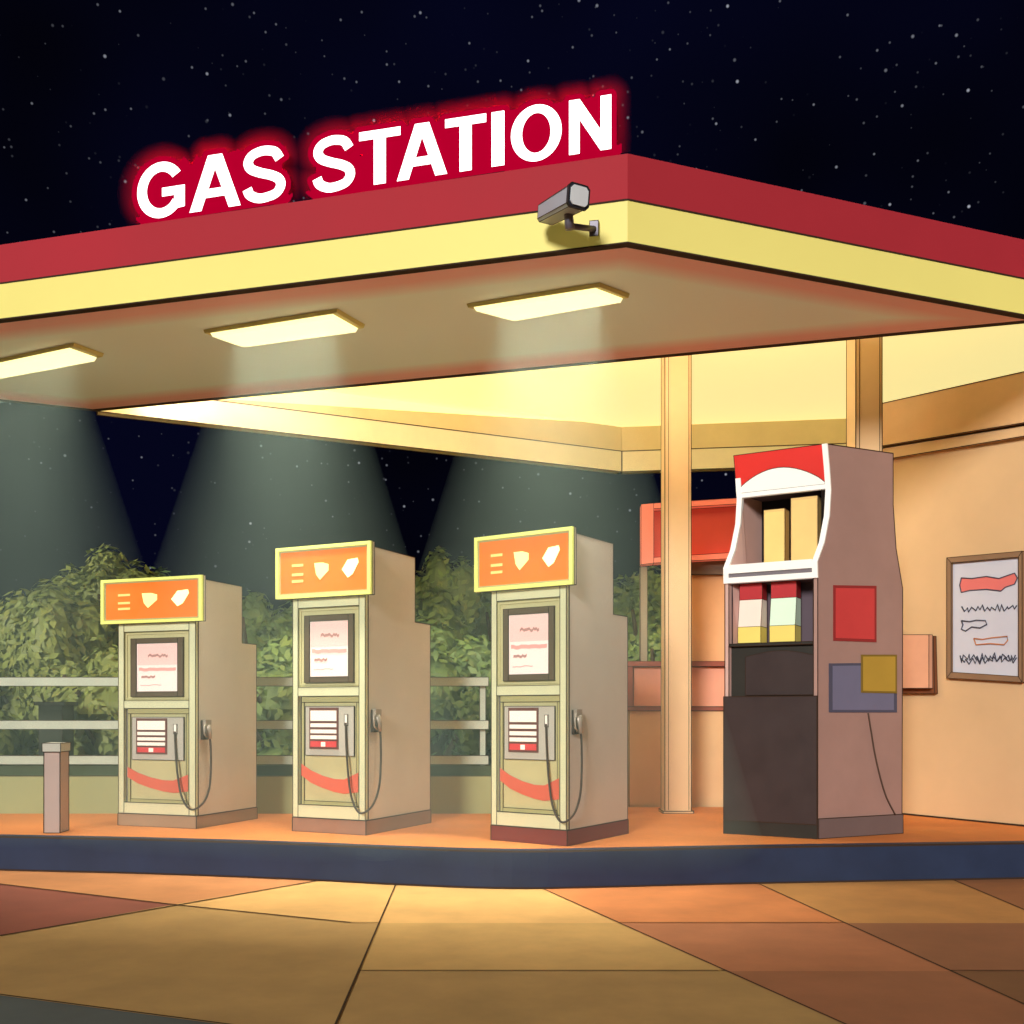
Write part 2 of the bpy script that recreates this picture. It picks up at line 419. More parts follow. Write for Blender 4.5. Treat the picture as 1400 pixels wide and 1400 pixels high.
for (c, u, v, al) in lbeams:  # volumes shaped as cones to give the light beams their form
    uu, vv2 = u.normalized(), v.normalized(); b = MB(); rings = []
    zs = [SZ-.09, ISL+.02]; N = 28
    for z in zs:
        s = (SZ-z)*math.tan(math.radians(15.8))
        a, bb = u.length*.38+s, v.length*.40+s
        ring = []
        for k in range(N):
            w_ = 2*math.pi*k/N; cx_, sx_ = math.cos(w_), math.sin(w_)
            ex = .62
            ring.append(Vector((c.x,c.y,z)) + uu*a*math.copysign(abs(cx_)**ex, cx_) + Vector((-uu.y,uu.x,0))*bb*math.copysign(abs(sx_)**ex, sx_))
        rings += ring
    fs = [(k,(k+1)%N,N+(k+1)%N,N+k) for k in range(N)]+[tuple(range(N))[::-1], tuple(range(N,2*N))]
    o = b.add(rings, fs).build('glow_haze', hz); tag(o, kind='stuff')

# ------------------------------------------------------------------ GAS STATION sign
def ring_poly(cx, cy, rx, ry, a0, a1, n): return [(cx+rx*math.cos(a0+(a1-a0)*i/n), cy+ry*math.sin(a0+(a1-a0)*i/n)) for i in range(n+1)]
def stroke(path, wd):
    P = [Vector((x, y, 0)) for x, y in path]; Lf, Rt = [], []
    for i, p in enumerate(P):
        t = (P[min(i+1,len(P)-1)]-P[max(i-1,0)]).normalized(); nn = Vector((-t.y, t.x, 0))
        ww = wd(i/(len(P)-1)) if callable(wd) else wd
        Lf.append(p+nn*ww/2); Rt.append(p-nn*ww/2)
    return Lf, Rt
# each letter in a unit box (x across 0..1, y from baseline 0 to cap 1): list of convex quads
def quads_from_stroke(path, wd):
    Lf, Rt = stroke(path, wd)
    return [[Lf[i], Lf[i+1], Rt[i+1], Rt[i]] for i in range(len(Lf)-1)]
def V2(*p): return [Vector((x, y, 0)) for x, y in p]
asp = {}
def letter(ch, wpx, hpx=74.5):
    ar = wpx/hpx; out = []
    if ch == 'I': out = [V2((0,0),(ar,0),(ar,1),(0,1))]
    elif ch == 'T':
        sw = .222; out = [V2((0,.84),(ar,.84),(ar,1),(0,1)), V2((ar/2-sw/2,0),(ar/2+sw/2,0),(ar/2+sw/2,.84),(ar/2-sw/2,.84))]
    elif ch == 'N':
        sw = .195; out = [V2((0,0),(sw,0),(sw,1),(0,1)), V2((ar-sw,0),(ar,0),(ar,1),(ar-sw,1)), V2((sw,1),(sw,.62),(ar-sw,0),(ar-sw,.38))]
    elif ch == 'A':
        m = ar/2; sw = .218
        out = [V2((0,0),(sw,0),(m,.74),(m,1),(m-.13,1)), V2((ar,0),(m+.13,1),(m,1),(m,.74),(ar-sw,0)),
               V2((.215*ar+.06,.225),(ar-.215*ar-.06,.225),(ar-.3*ar-.04,.385),(.3*ar+.04,.385))]
    elif ch == 'O':
        w_ = .195; outer = ring_poly(ar/2,.5,ar/2,.52,0,2*math.pi,44); inn = ring_poly(ar/2,.5,ar/2-w_-.01,.52-.155,0,2*math.pi,44)
        out = [V2(outer[i],outer[i+1],inn[i+1],inn[i]) for i in range(44)]
    elif ch == 'G':
        w_ = .2; rx, ry = ar/2-w_/2, .52-w_/2+.005
        p = ring_poly(ar/2+.01,.5,rx,ry,math.radians(36),math.radians(326),46)
        out = quads_from_stroke(p, .178)
        out += [V2((ar*.53,.375),(ar-.005,.375),(ar-.005,.535),(ar*.53,.535)), V2((ar-.2,.12),(ar-.005,.14),(ar-.005,.375),(ar-.2,.375))]
    elif ch == 'S':
        pts = [(.10*ar,.275),(.17*ar,.155),(.36*ar,.075),(.56*ar,.075),(.78*ar,.125),(.885*ar,.25),(.84*ar,.375),(.66*ar,.465),(.42*ar,.535),(.2*ar,.625),(.125*ar,.745),(.2*ar,.865),(.38*ar,.925),(.56*ar,.93),(.75*ar,.88),(.86*ar,.745)]
        p = [(q.x, q.y) for q in bez([Vector((x,y,0)) for x, y in pts], 5)]
        out = quads_from_stroke(p, .172)
    return out
txt = [('G',186,253),('A',259,329),('S',332,390.5),('S',427.5,485.5),('T',491,547.5),('A',542.6,611.4),('T',608.5,664.7),('I',672,689.5),('O',698.5,768),('N',778,835.7)]
base = lambda x: 291-.152*(x-259)
PF = Plane(Cn, Ln-Cn)                                      # the long fascia
sg0 = PF.at(2.6, z_top, -.07)
sign = empty('rooftop_sign', sg0, 'illuminated white GAS STATION letters with a red glow on the canopy roof edge', 'sign')
white = mat('letter_white', (255,252,250), .4, emit=1.5, ecol=(255,250,250), var=0)
bred = mat('halo_red', (60,0,14), .8, emit=.42, ecol=(232,0,56), var=0); bred.node_tree.nodes['Principled BSDF'].inputs['Specular IOR Level'].default_value = 0
allq = []
for ch, x0, x1 in txt:
    b = MB()
    for q in letter(ch, x1-x0):
        px = [(x0+p.x*74.5, base(x0+p.x*74.5)-p.y*74.5) for p in q]
        allq.append(px)
        pf = [PF.hit(x, y, -.02) for x, y in px]
        b.prism(pf, -PF.n*.014, 0, 1)
    o = b.build('letter', [white, bred], sign)
# distance field of the lettering (photo pixels on the sign plane)
xs = np.arange(140, 884, 2.0); gx = xs
rows = np.arange(-40, 130, 2.0)                            # measured up from the baseline
GX, GR = np.meshgrid(xs, rows, indexing='ij'); GY = 291-.152*(GX-259)-GR
D = np.full(GX.shape, 1e9)
for px in allq:
    P = np.array(px); c = P.mean(0); inside = np.ones(GX.shape, bool); d = np.full(GX.shape, 1e9)
    ar2 = sum(P[i][0]*P[(i+1)%len(P)][1]-P[(i+1)%len(P)][0]*P[i][1] for i in range(len(P)))
    for i in range(len(P)):
        a, e_ = P[i], P[(i+1)%len(P)]; ex, ey = e_-a; L2_ = ex*ex+ey*ey
        if L2_ < 1e-9: continue
        t = np.clip(((GX-a[0])*ex+(GY-a[1])*ey)/L2_, 0, 1)
        d = np.minimum(d, np.hypot(GX-a[0]-t*ex, GY-a[1]-t*ey))
        cr_ = ex*(GY-a[1])-ey*(GX-a[0])
        inside &= (cr_*np.sign(ar2) >= 0)
    D = np.minimum(D, np.where(inside, 0, d))
roofline = 210+.1457*(858-GX)                              # sign stays above the canopy top edge
def field_solid(lim, f0, f1, floor_gap):
    """closed solid over all cells nearer than lim to the letters; f0/f1 give front and back offset from the distance"""
    ok = ((D < lim) & (GY < roofline+floor_gap)).astype(int)
    use = set()
    nx, ny = D.shape; cells = []
    for i in range(nx-1):
        for j in range(ny-1):
            if (ok[i,j]+ok[i+1,j]+ok[i,j+1]+ok[i+1,j+1]) >= 3: cells.append((i,j))
    idx = {}; vs_ = []; fs_ = []; gi, gj = np.gradient(D, 2.0)
    def vid(i, j):
        if (i,j) in idx: return idx[(i,j)]
        x, r, d = GX[i,j], GR[i,j], D[i,j]
        if d > lim-2.0:
            x -= gi[i,j]*(d-lim); r -= gj[i,j]*(d-lim); d = lim
        y = 291-.152*(x-259)-r
        y = min(y, 210+.1457*(858-x)+floor_gap)
        idx[(i,j)] = len(vs_)//2
        vs_.append(PF.hit(x, y, f0(d))); vs_.append(PF.hit(x, y, f1(d)))
        return idx[(i,j)]
    edge = {}
    for (i,j) in cells:
        ids = [vid(i,j), vid(i+1,j), vid(i+1,j+1), vid(i,j+1)]
        fs_.append([2*k for k in ids]); fs_.append([2*k+1 for k in ids][::-1])
        for k in range(4):
            a, c_ = ids[k], ids[(k+1)%4]
            if (c_,a) in edge: del edge[(c_,a)]
            else: edge[(a,c_)] = 1
    for a, c_ in edge: fs_.append([2*c_, 2*a, 2*a+1, 2*c_+1])
    return MB().add(vs_, fs_)
o_cx, o_cy = 733.3, base(733.3)-37
D_keep = D.copy()
D = np.minimum(D, np.maximum(0, np.hypot((GX-o_cx)/.75, GR-37)-12)); D = np.where((GR > -14) & (GR < 6), D*.5, D); D = np.where((GR > -14) & (GR < 74.5) & (((GX > 190) & (GX < 388)) | ((GX > 430) & (GX < 833))), D*.45, D)
bk = field_solid(7.5, lambda d: -.056, lambda d: -.075, 1.0).build('halo_panel', bred, sign)
D = D_keep
redt = mat('red_tube', (255,20,50), .5, emit=75, ecol=(255,0,50), var=0)
for xa, xb in ((204, 372), (452, 822)):
    b = MB(); pa = [PF.hit(x, base(x)-38, -.13) for x in np.linspace(xa, xb, 6)]
    b.tube(pa, .012, 8); b.build('neon_tube', redt, sign)
hs = haze_mat('sign_glow_haze', 2.6, (1, .03, .10))  # red pillow-shaped volume stands in for the glow around the letters
hp = field_solid(28.0, lambda d: -.10+.03*max(0, 1-d/28)**1.6, lambda d: -.102-.26*max(0, 1-d/28)**1.6, -1.0).build('glow_haze', hs)
tag(hp, kind='stuff')

# ------------------------------------------------------------------ security camera on the fascia
cm = mat('camera_grey', (176,182,192), .35, metal=.2, var=.05); cmd = mat('camera_dark', (42,46,56), .4, var=0)
cml = mat('camera_light', (236,240,244), .3, var=.05); cmb = mat('bracket_grey', (120,116,128), .4, metal=.3, var=.05)
mt = PF.hit(814, 312, .004)
scam = empty('security_camera', mt, 'grey box security camera on a bracket at the canopy corner', 'security camera')
b = MB(); b.hexa([PF.hit(x, y, 0) for x, y in ((806,302),(818,301),(818,322),(806,323))], [PF.hit(x, y, .03) for x, y in ((806,302),(818,301),(818,322),(806,323))]); b.seams(.002); b.build('wall_plate', [cmb, INK], scam)
j0 = PF.hit(812, 313, .03); j1 = PF.hit(779, 309, .25); j2 = PF.hit(777, 290, .27)
b = MB(); b.tube([j0, j0+(j1-j0)*.3, j1], .017, 10); b.tube([j1-Vector((0,0,.02)), j2], [.028,.024], 10); b.build('bracket', cmb, scam)
pr = PF.hit(790, 269, .38); pl = PF.hit(747, 293, .13)
ax = (pl-pr).normalized(); side = ax.cross(Vector((0,0,1))).normalized(); upv = side.cross(ax)
def frame_ring(c, hw, hh, ch): 
    return [c+side*x+upv*y for x, y in ((-hw,-hh+ch),(-hw+ch,-hh),(hw-ch,-hh),(hw,-hh+ch),(hw,hh-ch),(hw-ch,hh),(-hw+ch,hh),(-hw,hh-ch))]
def loft(a, c_, m, name, mats, seam=True):
    b = MB(); n_ = len(a); b.add(a+c_, [(i,(i+1)%n_,n_+(i+1)%n_,n_+i) for i in range(n_)]+[tuple(range(n_))[::-1], tuple(range(n_,2*n_))])
    if seam: b.seams(.002, 1, 40)
    return b.build(name, mats, scam)
Lb = (pl-pr).length
loft(frame_ring(pr+ax*.005,.062,.058,.016), frame_ring(pr+ax*Lb,.056,.05,.014), 0, 'camera_body', [cm, INK])
loft(frame_ring(pr-ax*.012,.067,.062,.018), frame_ring(pr+ax*.004,.067,.062,.018), 0, 'end_cover', [cmd, INK])
loft(frame_ring(pr-ax*.02,.054,.05,.016), frame_ring(pr-ax*.0125,.054,.05,.016), 0, 'face_plate', [cml, INK], False)
loft(frame_ring(pr+ax*(Lb+.001),.045,.04,.02), frame_ring(pr+ax*(Lb+.03),.04,.036,.02), 0, 'lens', [cmd, INK], False)

# ------------------------------------------------------------------ fuel pumps
PW, PD, PH = .607, .86, 2.10
ang = math.radians(-34)
E1 = Vector((math.cos(ang), math.sin(ang), 0)); E2 = Vector((-math.sin(ang), math.cos(ang), 0))
c3 = on_z(775, 1157, ISL); PP = Plane(c3, E1)
def pf(px, py): h = PP.hit(px, py); return (h-Vector((c3.x,c3.y,0))).dot(E1), h.z-ISL
def rect(tl, tr, br, bl):
    a, b_, c_, d = pf(*tl), pf(*tr), pf(*br), pf(*bl)
    return (a[0]+d[0])/2, (b_[0]+c_[0])/2, (c_[1]+d[1])/2, (a[1]+b_[1])/2     # x0 x1 z0 z1
cream = mat('pump_frame', (224,224,182), .5, k=1.0, var=.05)
beige = mat('pump_side', (222,211,197), .55, k=1.0, var=.06, scale=2)
olive = mat('pump_recess', (206,198,146), .6, var=.06); olive2 = mat('pump_olive', (182,176,122), .6, var=.05)
lgrey = mat('card_panel', (196,190,176), .5, var=.05)
dbr = mat('bezel_brown', (98,82,62), .5, var=.04)
base_red = mat('kick_base', (126,54,48), .6, var=.08); base_tan = mat('kick_base_tan', (170,138,108), .6, var=.08); base_mau = mat('kick_base_mauve', (158,118,96), .6, var=.08)
hfr = mat('header_frame', (232,236,128), .5, emit=.15, ecol=(236,246,130), var=0)
ora = mat('header_orange', (220,110,34), .5, emit=.26, ecol=(255,140,44), var=.08, scale=5)
glo = mat('header_marks', (255,240,180), .5, emit=1.1, ecol=(255,236,160), var=0)
scr = mat('screen_glow', (244,200,192), .3, emit=.22, ecol=(255,204,194), var=0)
scr2 = mat('screen_white', (246,226,216), .3, emit=.26, ecol=(255,236,224), var=0)
pink = mat('screen_print', (228,170,162), .5, emit=.25, ecol=(220,130,120), var=0)
gry = mat('screen_print_grey', (190,140,132), .5, emit=.15, ecol=(150,128,116), var=0)
keyw = mat('key_white', (246,236,220), .4, emit=.25, ecol=(250,240,224), var=0)
keyd = mat('key_frame', (110,66,60), .5, var=0); keyr = mat('key_red', (206,64,66), .5, emit=.2, ecol=(210,50,60), var=0)
swo = mat('swoosh_red', (222,104,80), .5, var=.05); hose = mat('hose_black', (66,52,42), .5, var=0)
noz = mat('nozzle_metal', (176,164,150), .4, metal=.3, var=.05); nozd = mat('nozzle_dark', (64,52,44), .5, var=0)
pump = empty('fuel_pump', (c3.x, c3.y, ISL), 'third fuel pump, beside the pillar, with a dark red base', 'fuel pump', 'fuel pumps on the island', rz=ang)
def R(y0, y1, r, name, mats, par, seam=.0, ex=0):
    b = MB(); b.box((r[0]-ex, y0, r[2]-ex), (r[1]+ex, y1, r[3]+ex))
    if seam: b.seams(seam)
    return b.build(name, mats, par, origin=(0,0,0))
def frameb(b, r, t, y0, y1, mi=0):
    x0,x1,z0,z1 = r
    b.box((x0,y0,z0),(x0+t,y1,z1),mi); b.box((x1-t,y0,z0),(x1,y1,z1),mi); b.box((x0+t,y0,z0),(x1-t,y1,z0+t),mi); b.box((x0+t,y0,z1-t),(x1-t,y1,z1),mi)
r_up = rect((679,823),(766,815),(766,938),(680,936.5)); r_lo = rect((683,949),(766,952),(765,1113),(683,1111.5))
r_bz = rect((688.4,835),(758,826.5),(758,932),(689,929)); r_sc = rect((695,840),(751,835),(750,923.6),(695,918.7))
r_cp = rect((689,967),(759,964),(758,1041),(690.5,1036)); r_ky = rect((696,966.6),(736.6,968.7),(736.6,1030),(696,1027))
r_hd = rect((654.3,740),(788.8,721.5),(788,798),(655,812)); r_or = rect((661,746),(781.7,729),(781.7,792),(666,796.7))
zk_ = .105; D1, zs_ = .64, 1.585
# carcass (sides, back, stepped top) with hollow front openings
b = MB()
prof = [(.03,zk_),(PD,zk_),(PD,zs_),(D1,zs_),(D1,PH-.012),(.03,PH-.012)]
b.prism([(-PW,y,z) for y, z in prof], (PW,0,0)); b.seams(.0035)
b.build('cabinet', [beige, INK], pump, origin=(0,0,0))
b = MB(); b.box((-PW-.004,-.004,.0),(.004,PD+.004,zk_-.002)); b.seams(.0035)
kick = b.build('base', [base_red, INK], pump, origin=(0,0,0))
# front door frame
b = MB(); zf1 = r_hd[2]+.01
fx0, fx1 = -PW, -.002
b.box((fx0,-.004,zk_+.002),(r_up[0],.028,zf1)); b.box((r_up[1],-.004,zk_+.002),(fx1,.028,zf1))
b.box((r_up[0],-.004,zk_+.002),(r_up[1],.028,r_lo[2])); b.box((r_up[0],-.004,r_lo[3]),(r_up[1],.028,r_up[2])); b.box((r_up[0],-.004,r_up[3]),(r_up[1],.028,zf1))
b.seams(.0028); b.build('front_frame', [cream, INK], pump, origin=(0,0,0))
# upper recess, screen
b = MB(); b.box((r_up[0],.012,r_up[2]),(r_up[1],.027,r_up[3])); frameb(b, (r_up[0]+.008,r_up[1]-.008,r_up[2]+.012,r_up[3]-.012), .012, .004, .013)
b.build('upper_panel', [olive], pump, origin=(0,0,0))
b = MB(); frameb(b, r_bz, .042, -.006, .014); b.seams(.0025); bz = b.build('screen_bezel', [dbr, INK], pump, origin=(0,0,0))
sx0,sx1,sz0,sz1 = r_bz[0]+.04, r_bz[1]-.04, r_bz[2]+.04, r_bz[3]-.04
scn = R(.004, .010, (sx0,sx1,sz0,sz1), 'screen', [scr2], pump)
b = MB(); sw_, sh_ = sx1-sx0, sz1-sz0
b.box((sx0+.01,.002,sz0+sh_*.55),(sx1-.01,.0035,sz1-.01),0); b.build('screen_banner', [scr], scn, origin=(0,0,0))
def squig(b, x0, x1, z, amp, th, y, mi, n=16, seed=0):
    r_ = random.Random(seed); pts = []
    for i in range(n+1): pts.append((x0+(x1-x0)*i/n, z+amp*(r_.random()-.5)*2))
    for (xa, za), (xb, zb_) in zip(pts, pts[1:]):
        b.add([(xa,y,za-th),(xb,y,zb_-th),(xb,y,zb_+th),(xa,y,za+th)], [(0,1,2,3)], mi)
b = MB(); squig(b, sx0+sw_*.28, sx0+sw_*.75, sz0+sh_*.74, .010, .010, .001, 1, 14, 1); b.build('title_line', [pink, gry], scn, origin=(0,0,0)); b = MB()
squig(b, sx0+sw_*.06, sx1-sw_*.06, sz0+sh_*.46, .004, .013, .001, 0, 14, 2); b.build('text_line', [pink, gry], scn, origin=(0,0,0)); b = MB()
squig(b, sx0+sw_*.12, sx0+sw_*.45, sz0+sh_*.31, .006, .009, .001, 1, 10, 3); b.build('text_line', [pink, gry], scn, origin=(0,0,0)); b = MB()
squig(b, sx0+sw_*.10, sx0+sw_*.6, sz0+sh_*.14, .004, .003, .001, 0, 10, 4)
b.build('text_line', [pink, gry], scn, origin=(0,0,0))
# lower door
b = MB(); b.box((r_lo[0],.014,r_lo[2]),(r_lo[1],.027,r_lo[3])); b.box((r_lo[0]+.002,.006,r_lo[3]-.045),(r_lo[1]-.002,.015,r_lo[3]-.002),1)
b.box((r_lo[0]+.002,.006,r_lo[2]+.002),(r_lo[0]+.024,.015,r_lo[3]-.047),1); b.box((r_lo[1]-.024,.006,r_lo[2]+.002),(r_lo[1]-.002,.015,r_lo[3]-.047),1)
b.box((r_lo[0]+.024,.006,r_lo[2]+.002),(r_lo[1]-.024,.015,r_lo[2]+.03),1)
b.seams(.0022, 2); b.build('lower_door', [olive, olive2, INK], pump, origin=(0,0,0))
b = MB(); b.box((r_cp[0],-.002,r_cp[2]),(r_cp[1],.006,r_cp[3])); b.seams(.0025); b.build('card_panel', [lgrey, INK], pump, origin=(0,0,0))
b = MB(); b.box((r_ky[0],-.010,r_ky[2]),(r_ky[1],-.0025,r_ky[3])); kp_ = b.build('keypad', [keyd], pump, origin=(0,0,0))
kx0,kx1,kz0,kz1 = r_ky; kh = kz1-kz0; b = MB()
for f0_, f1_, mi in ((.68,.93,0),(.53,.62,0),(.38,.47,0),(.24,.33,0),(.05,.19,1)):
    b.box((kx0+.012,-.0135,kz0+kh*f0_),(kx1-.012,-.0105,kz0+kh*f1_),mi)
b.box(((kx0+kx1)/2-.018,-.0155,kz0+kh*.06),((kx0+kx1)/2+.018,-.0138,kz0+kh*.17),0)
b.build('key_rows', [keyw, keyr], pump, origin=(0,0,0))
# swoosh
up = [(683,1050),(697,1060),(713.6,1068),(730,1073),(744,1074),(764,1064)]; lo = [(683,1067),(697,1078),(713.6,1086),(730,1092),(744,1095),(764,1093)]
up = [pf(*p) for p in up]; lo = [pf(*p) for p in lo]; b = MB()
for i in range(len(up)-1):
    cl = lambda x: min(max(x, r_lo[0]+.004), r_lo[1]-.004)
    q = [(cl(lo[i][0]),lo[i][1]),(cl(lo[i+1][0]),lo[i+1][1]),(cl(up[i+1][0]),up[i+1][1]),(cl(up[i][0]),up[i][1])]
    b.prism([(x,.0045,z) for x, z in q], (0,-.004,0))
b.build('swoosh_decal', [swo], pump, origin=(0,0,0))
# header light box
hx0,hx1,hz0,hz1 = r_hd[0],r_hd[1],r_hd[2],PH
b = MB(); b.box((hx0,-.03,hz0),(hx1,-.006,hz1)); b.seams(.003)
hd = b.build('header_box', [beige, INK], pump, origin=(0,0,0))
b = MB(); frameb(b, (hx0,hx1,hz0,hz1), .024, -.056, -.031); b.build('header_frame', [hfr], hd, origin=(0,0,0))
b = MB(); b.box((hx0+.025,-.043,hz0+.025),(hx1-.025,-.031,hz1-.025)); frameb(b, (hx0+.026,hx1-.026,hz0+.026,hz1-.026), .010, -.047, -.043, 1); b.build('header_panel', [ora, olive2], hd, origin=(0,0,0))
hw_, hh_ = hx1-hx0, hz1-hz0; b = MB()
def poly(b, pts, y, th, mi=0): b.prism([(x,y,z) for x, z in pts], (0,-th,0), mi)
hp_ = lambda fx, fz: (hx0+hw_*fx, hz0+hh_*fz)
mks = [mat('mark_cream',(255,226,150),.5,emit=.8,ecol=(255,220,130),var=0), mat('mark_soft',(255,186,110),.5,emit=.7,ecol=(255,180,100),var=0), glo]
for fz in (.64,.46,.33):
    b = MB(); poly(b, [hp_(.17,fz-.025), hp_(.29,fz-.025), hp_(.29,fz+.025), hp_(.17,fz+.025)], -.0435, .003, 0); b.build('price_line', [mks[1]], hd, origin=(0,0,0))
b = MB()
poly(b, [hp_(.41,.66), hp_(.43,.44), hp_(.47,.33), hp_(.56,.5), hp_(.56,.62), hp_(.50,.66)], -.0435, .003)
b.build('arrow_mark', [mks[0]], hd, origin=(0,0,0)); b = MB()
poly(b, [hp_(.70,.5), hp_(.76,.34), hp_(.81,.40), hp_(.87,.62), hp_(.86,.70), hp_(.76,.68)], -.0435, .003, 2)
b.build('fuel_mark', [mks[0], mks[1], mks[2]], hd, origin=(0,0,0))
# nozzle on the side, hose looping to the front panel
b = MB(); nx_, nz_ = .004, .80
b.box((.003,.06,.74),(.02,.13,.90)); b.seams(.002); hol = b.build('nozzle_holster', [nozd, INK], pump, origin=(0,0,0))
b = MB(); b.box((.02,.055,.85),(.045,.125,.905)); b.tube([(.034,.085,.86),(.036,.11,.80),(.036,.12,.745)], [.024,.02,.014], 8)
b.tube([(.036,.06,.88),(.038,.04,.84),(.036,.05,.785),(.036,.085,.755)], .007, 6)
b.build('nozzle', [noz], pump, origin=(0,0,0))
hx_, hz_ = pf(748,1000); 
lp = [(hx_,-.012,hz_+.06),(hx_+.004,-.016,hz_-.02)]+[]
p1 = pf(750,1030); p2 = pf(754,1070); p3 = pf(761,1103)
path = [(hx_,-.014,hz_+.05),(p1[0],-.02,p1[1]),(p2[0],-.03,p2[1]),(p3[0],-.045,p3[1]),(-.005,-.06,.165),(.055,-.01,.21),(.065,.06,.33),(.055,.10,.5),(.045,.115,.68),(.036,.12,.75)]
b = MB(); b.tube(bez(path, 8), .0075, 8); b.build('hose', [hose], pump, origin=(0,0,0))
b = MB(); b.box((hx_-.012,-.012,hz_+.03),(hx_+.012,-.003,hz_+.11)); b.seams(.0025); b.build('hose_hook', [keyw, INK], pump, origin=(0,0,0))
# the other two
def place(px, py, rot, sx_, sy_, sz_, label, bm_):
    c = on_z(px, py, ISL)
    o = copy_tree(pump); o.location = (c.x, c.y, ISL); o.scale = (sx_, sy_, sz_); o.rotation_euler = (0, 0, math.radians(rot)); o['label'] = label
    k_ = [x for x in COL.objects if x.parent == o and x.name.startswith('base')][0]
    me = k_.data.copy(); me.materials[0] = bm_; k_.data = me
    return o
place(500, 1142, -25, 1.054, 1.09, 1.004, 'second fuel pump, standing between the other two, with a mauve base', base_mau)
place(268, 1133, -20, 1.198, .927, .916, 'smallest fuel pump, farthest from the pillar, with a tan base', base_tan)

# ------------------------------------------------------------------ vending cabinet
kc = on_z(1118, 1147, ISL); fd = Vector((math.cos(math.radians(150)), math.sin(math.radians(150)), 0)); sd = Vector((math.cos(math.radians(25)), math.sin(math.radians(25)), 0))
kc = Vector((kc.x, kc.y, 0)); fi = Vector((.5, .866, 0)); KW = .67
PS = Plane(kc, sd); PFk = Plane(kc, fd)
sz = lambda px, py: (lambda h: ((h-kc).dot(sd), h.z))(PS.hit(px, py))
az = lambda px, py: (lambda h: ((h-kc).dot(fd), h.z))(PFk.hit(px, py))
kiosk = empty('vending_cabinet', (kc.x, kc.y, ISL), 'tall mauve vending cabinet with red header and arched white window frame', 'vending cabinet')
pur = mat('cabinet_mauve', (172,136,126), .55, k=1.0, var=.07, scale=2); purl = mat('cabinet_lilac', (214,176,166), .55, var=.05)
dk = mat('cabinet_dark', (58,45,44), .45, var=.1, scale=4); dk2 = mat('cabinet_darker', (44,40,34), .5, var=.1)
wt = mat('trim_white', (250,246,240), .4, emit=.12, ecol=(255,250,245), var=0); rd = mat('header_red', (228,48,40), .45, var=.04)
blk = mat('interior_black', (30,26,30), .8, var=0); inner_p = mat('interior_rose', (178,134,118), .7, var=.05); inner_g = mat('interior_slate', (96,82,92), .8, var=.05)
side = [sz(1118,1147), sz(1117.5,790), sz(1117.5,768), sz(1127,742), sz(1134,705), sz(1136,670), sz(1134,640), sz(1131,607)]
side[0] = (0, ISL+.001); side[1] = (0, side[1][1])
backp = [sz(1221,627), sz(1221,690), sz(1225,750), sz(1234,805), sz(1233,1147)]; backp[-1] = (backp[-1][0], ISL+.001)
ztopk = (side[-1][1]+0); backp[0] = (backp[0][0], ztopk)
poly3 = [kc+sd*s_+Vector((0,0,z)) for s_, z in side+backp]
b = MB(); b.prism(poly3, fd*.03); b.seams(.004); b.build('side_panel', [pur, INK], kiosk)
# far side panel: same front profile, set at the other end of the front and run straight back
Fk = lambda a, s_, z, d=0: kc + fd*a + sd*s_ + fi*d + Vector((0,0,z))
polyl = [Fk(KW, s_, z) for s_, z in side]+[Fk(KW, .25, ztopk, .25), Fk(KW, .25, ISL+.001, .25)]
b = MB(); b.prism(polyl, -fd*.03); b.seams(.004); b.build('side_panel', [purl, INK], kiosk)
# back, top
rb = backp[-1][0]
rbm = min(p[0] for p in backp)-.03
Pb = [kc+fd*.031+sd*rbm, Fk(KW-.03,.25,0,.25)]
b = MB()
b.hexa([Pb[0]+Vector((0,0,ISL)),Pb[1]+Vector((0,0,ISL)),Pb[1]+Vector((0,0,ISL))-fi*.03,Pb[0]+Vector((0,0,ISL))-fi*.03],
       [Pb[0]+Vector((0,0,ztopk-.4)),Pb[1]+Vector((0,0,ztopk-.4)),Pb[1]+Vector((0,0,ztopk-.4))-fi*.03,Pb[0]+Vector((0,0,ztopk-.4))-fi*.03])
b.build('back_panel', [blk], kiosk)
tp = [Fk(.031, side[-1][0], 0), Fk(KW-.031, side[-1][0], 0), Fk(KW-.031, .25, 0, .25), kc+fd*.031+sd*(backp[0][0]-.01)]
b = MB(); b.slab(tp, ztopk-.03, ztopk-.003); b.build('top_panel', [pur], kiosk)
zf = lambda py: az(1060, py)[1]
def s_at(z):
    for (s0,z0),(s1,z1) in zip(side, side[1:]):
        if z0 <= z <= z1: return s0+(s1-s0)*(z-z0)/(z1-z0)
    return side[-1][0]
z_head0 = side[-2][1]-.05; 
zw1 = PS.hit(1135,664).z; zh = zw1+.0125; zw0 = side[2][1]; zb0 = side[1][1]
# header (red) with white arch
b = MB(); b.hexa([Fk(.031,s_at(zh),zh,-.004),Fk(KW+.004,s_at(zh),zh,-.004),Fk(KW+.004,s_at(zh),zh,-.001),Fk(.031,s_at(zh),zh,-.001)],
                 [Fk(.031,side[-1][0],ztopk+.002,-.004),Fk(KW+.004,side[-1][0],ztopk+.002,-.004),Fk(KW+.004,side[-1][0],ztopk+.002,-.001),Fk(.031,side[-1][0],ztopk+.002,-.001)])
b.seams(.003)
b.build('header_panel', [rd, INK], kiosk)
b = MB(); NA = 16; arc = []; zt_h = ztopk-.032
for i in range(NA+1):
    f_ = i/NA; arc.append((.034+(KW-.034)*f_, zh+.015+(zt_h-zh)*.56*math.sin(math.pi*f_)**.8))
sfun = lambda z: s_at(zh)+(side[-1][0]-s_at(zh))*(z-zh)/(zt_h-zh)
low = [(KW, zh), (.034, zh)]
b.prism([Fk(a, sfun(z), z, -.0055) for a, z in arc+low], -fi*.008); b.seams(.003); b.build('arch_panel', [wt, INK], kiosk)
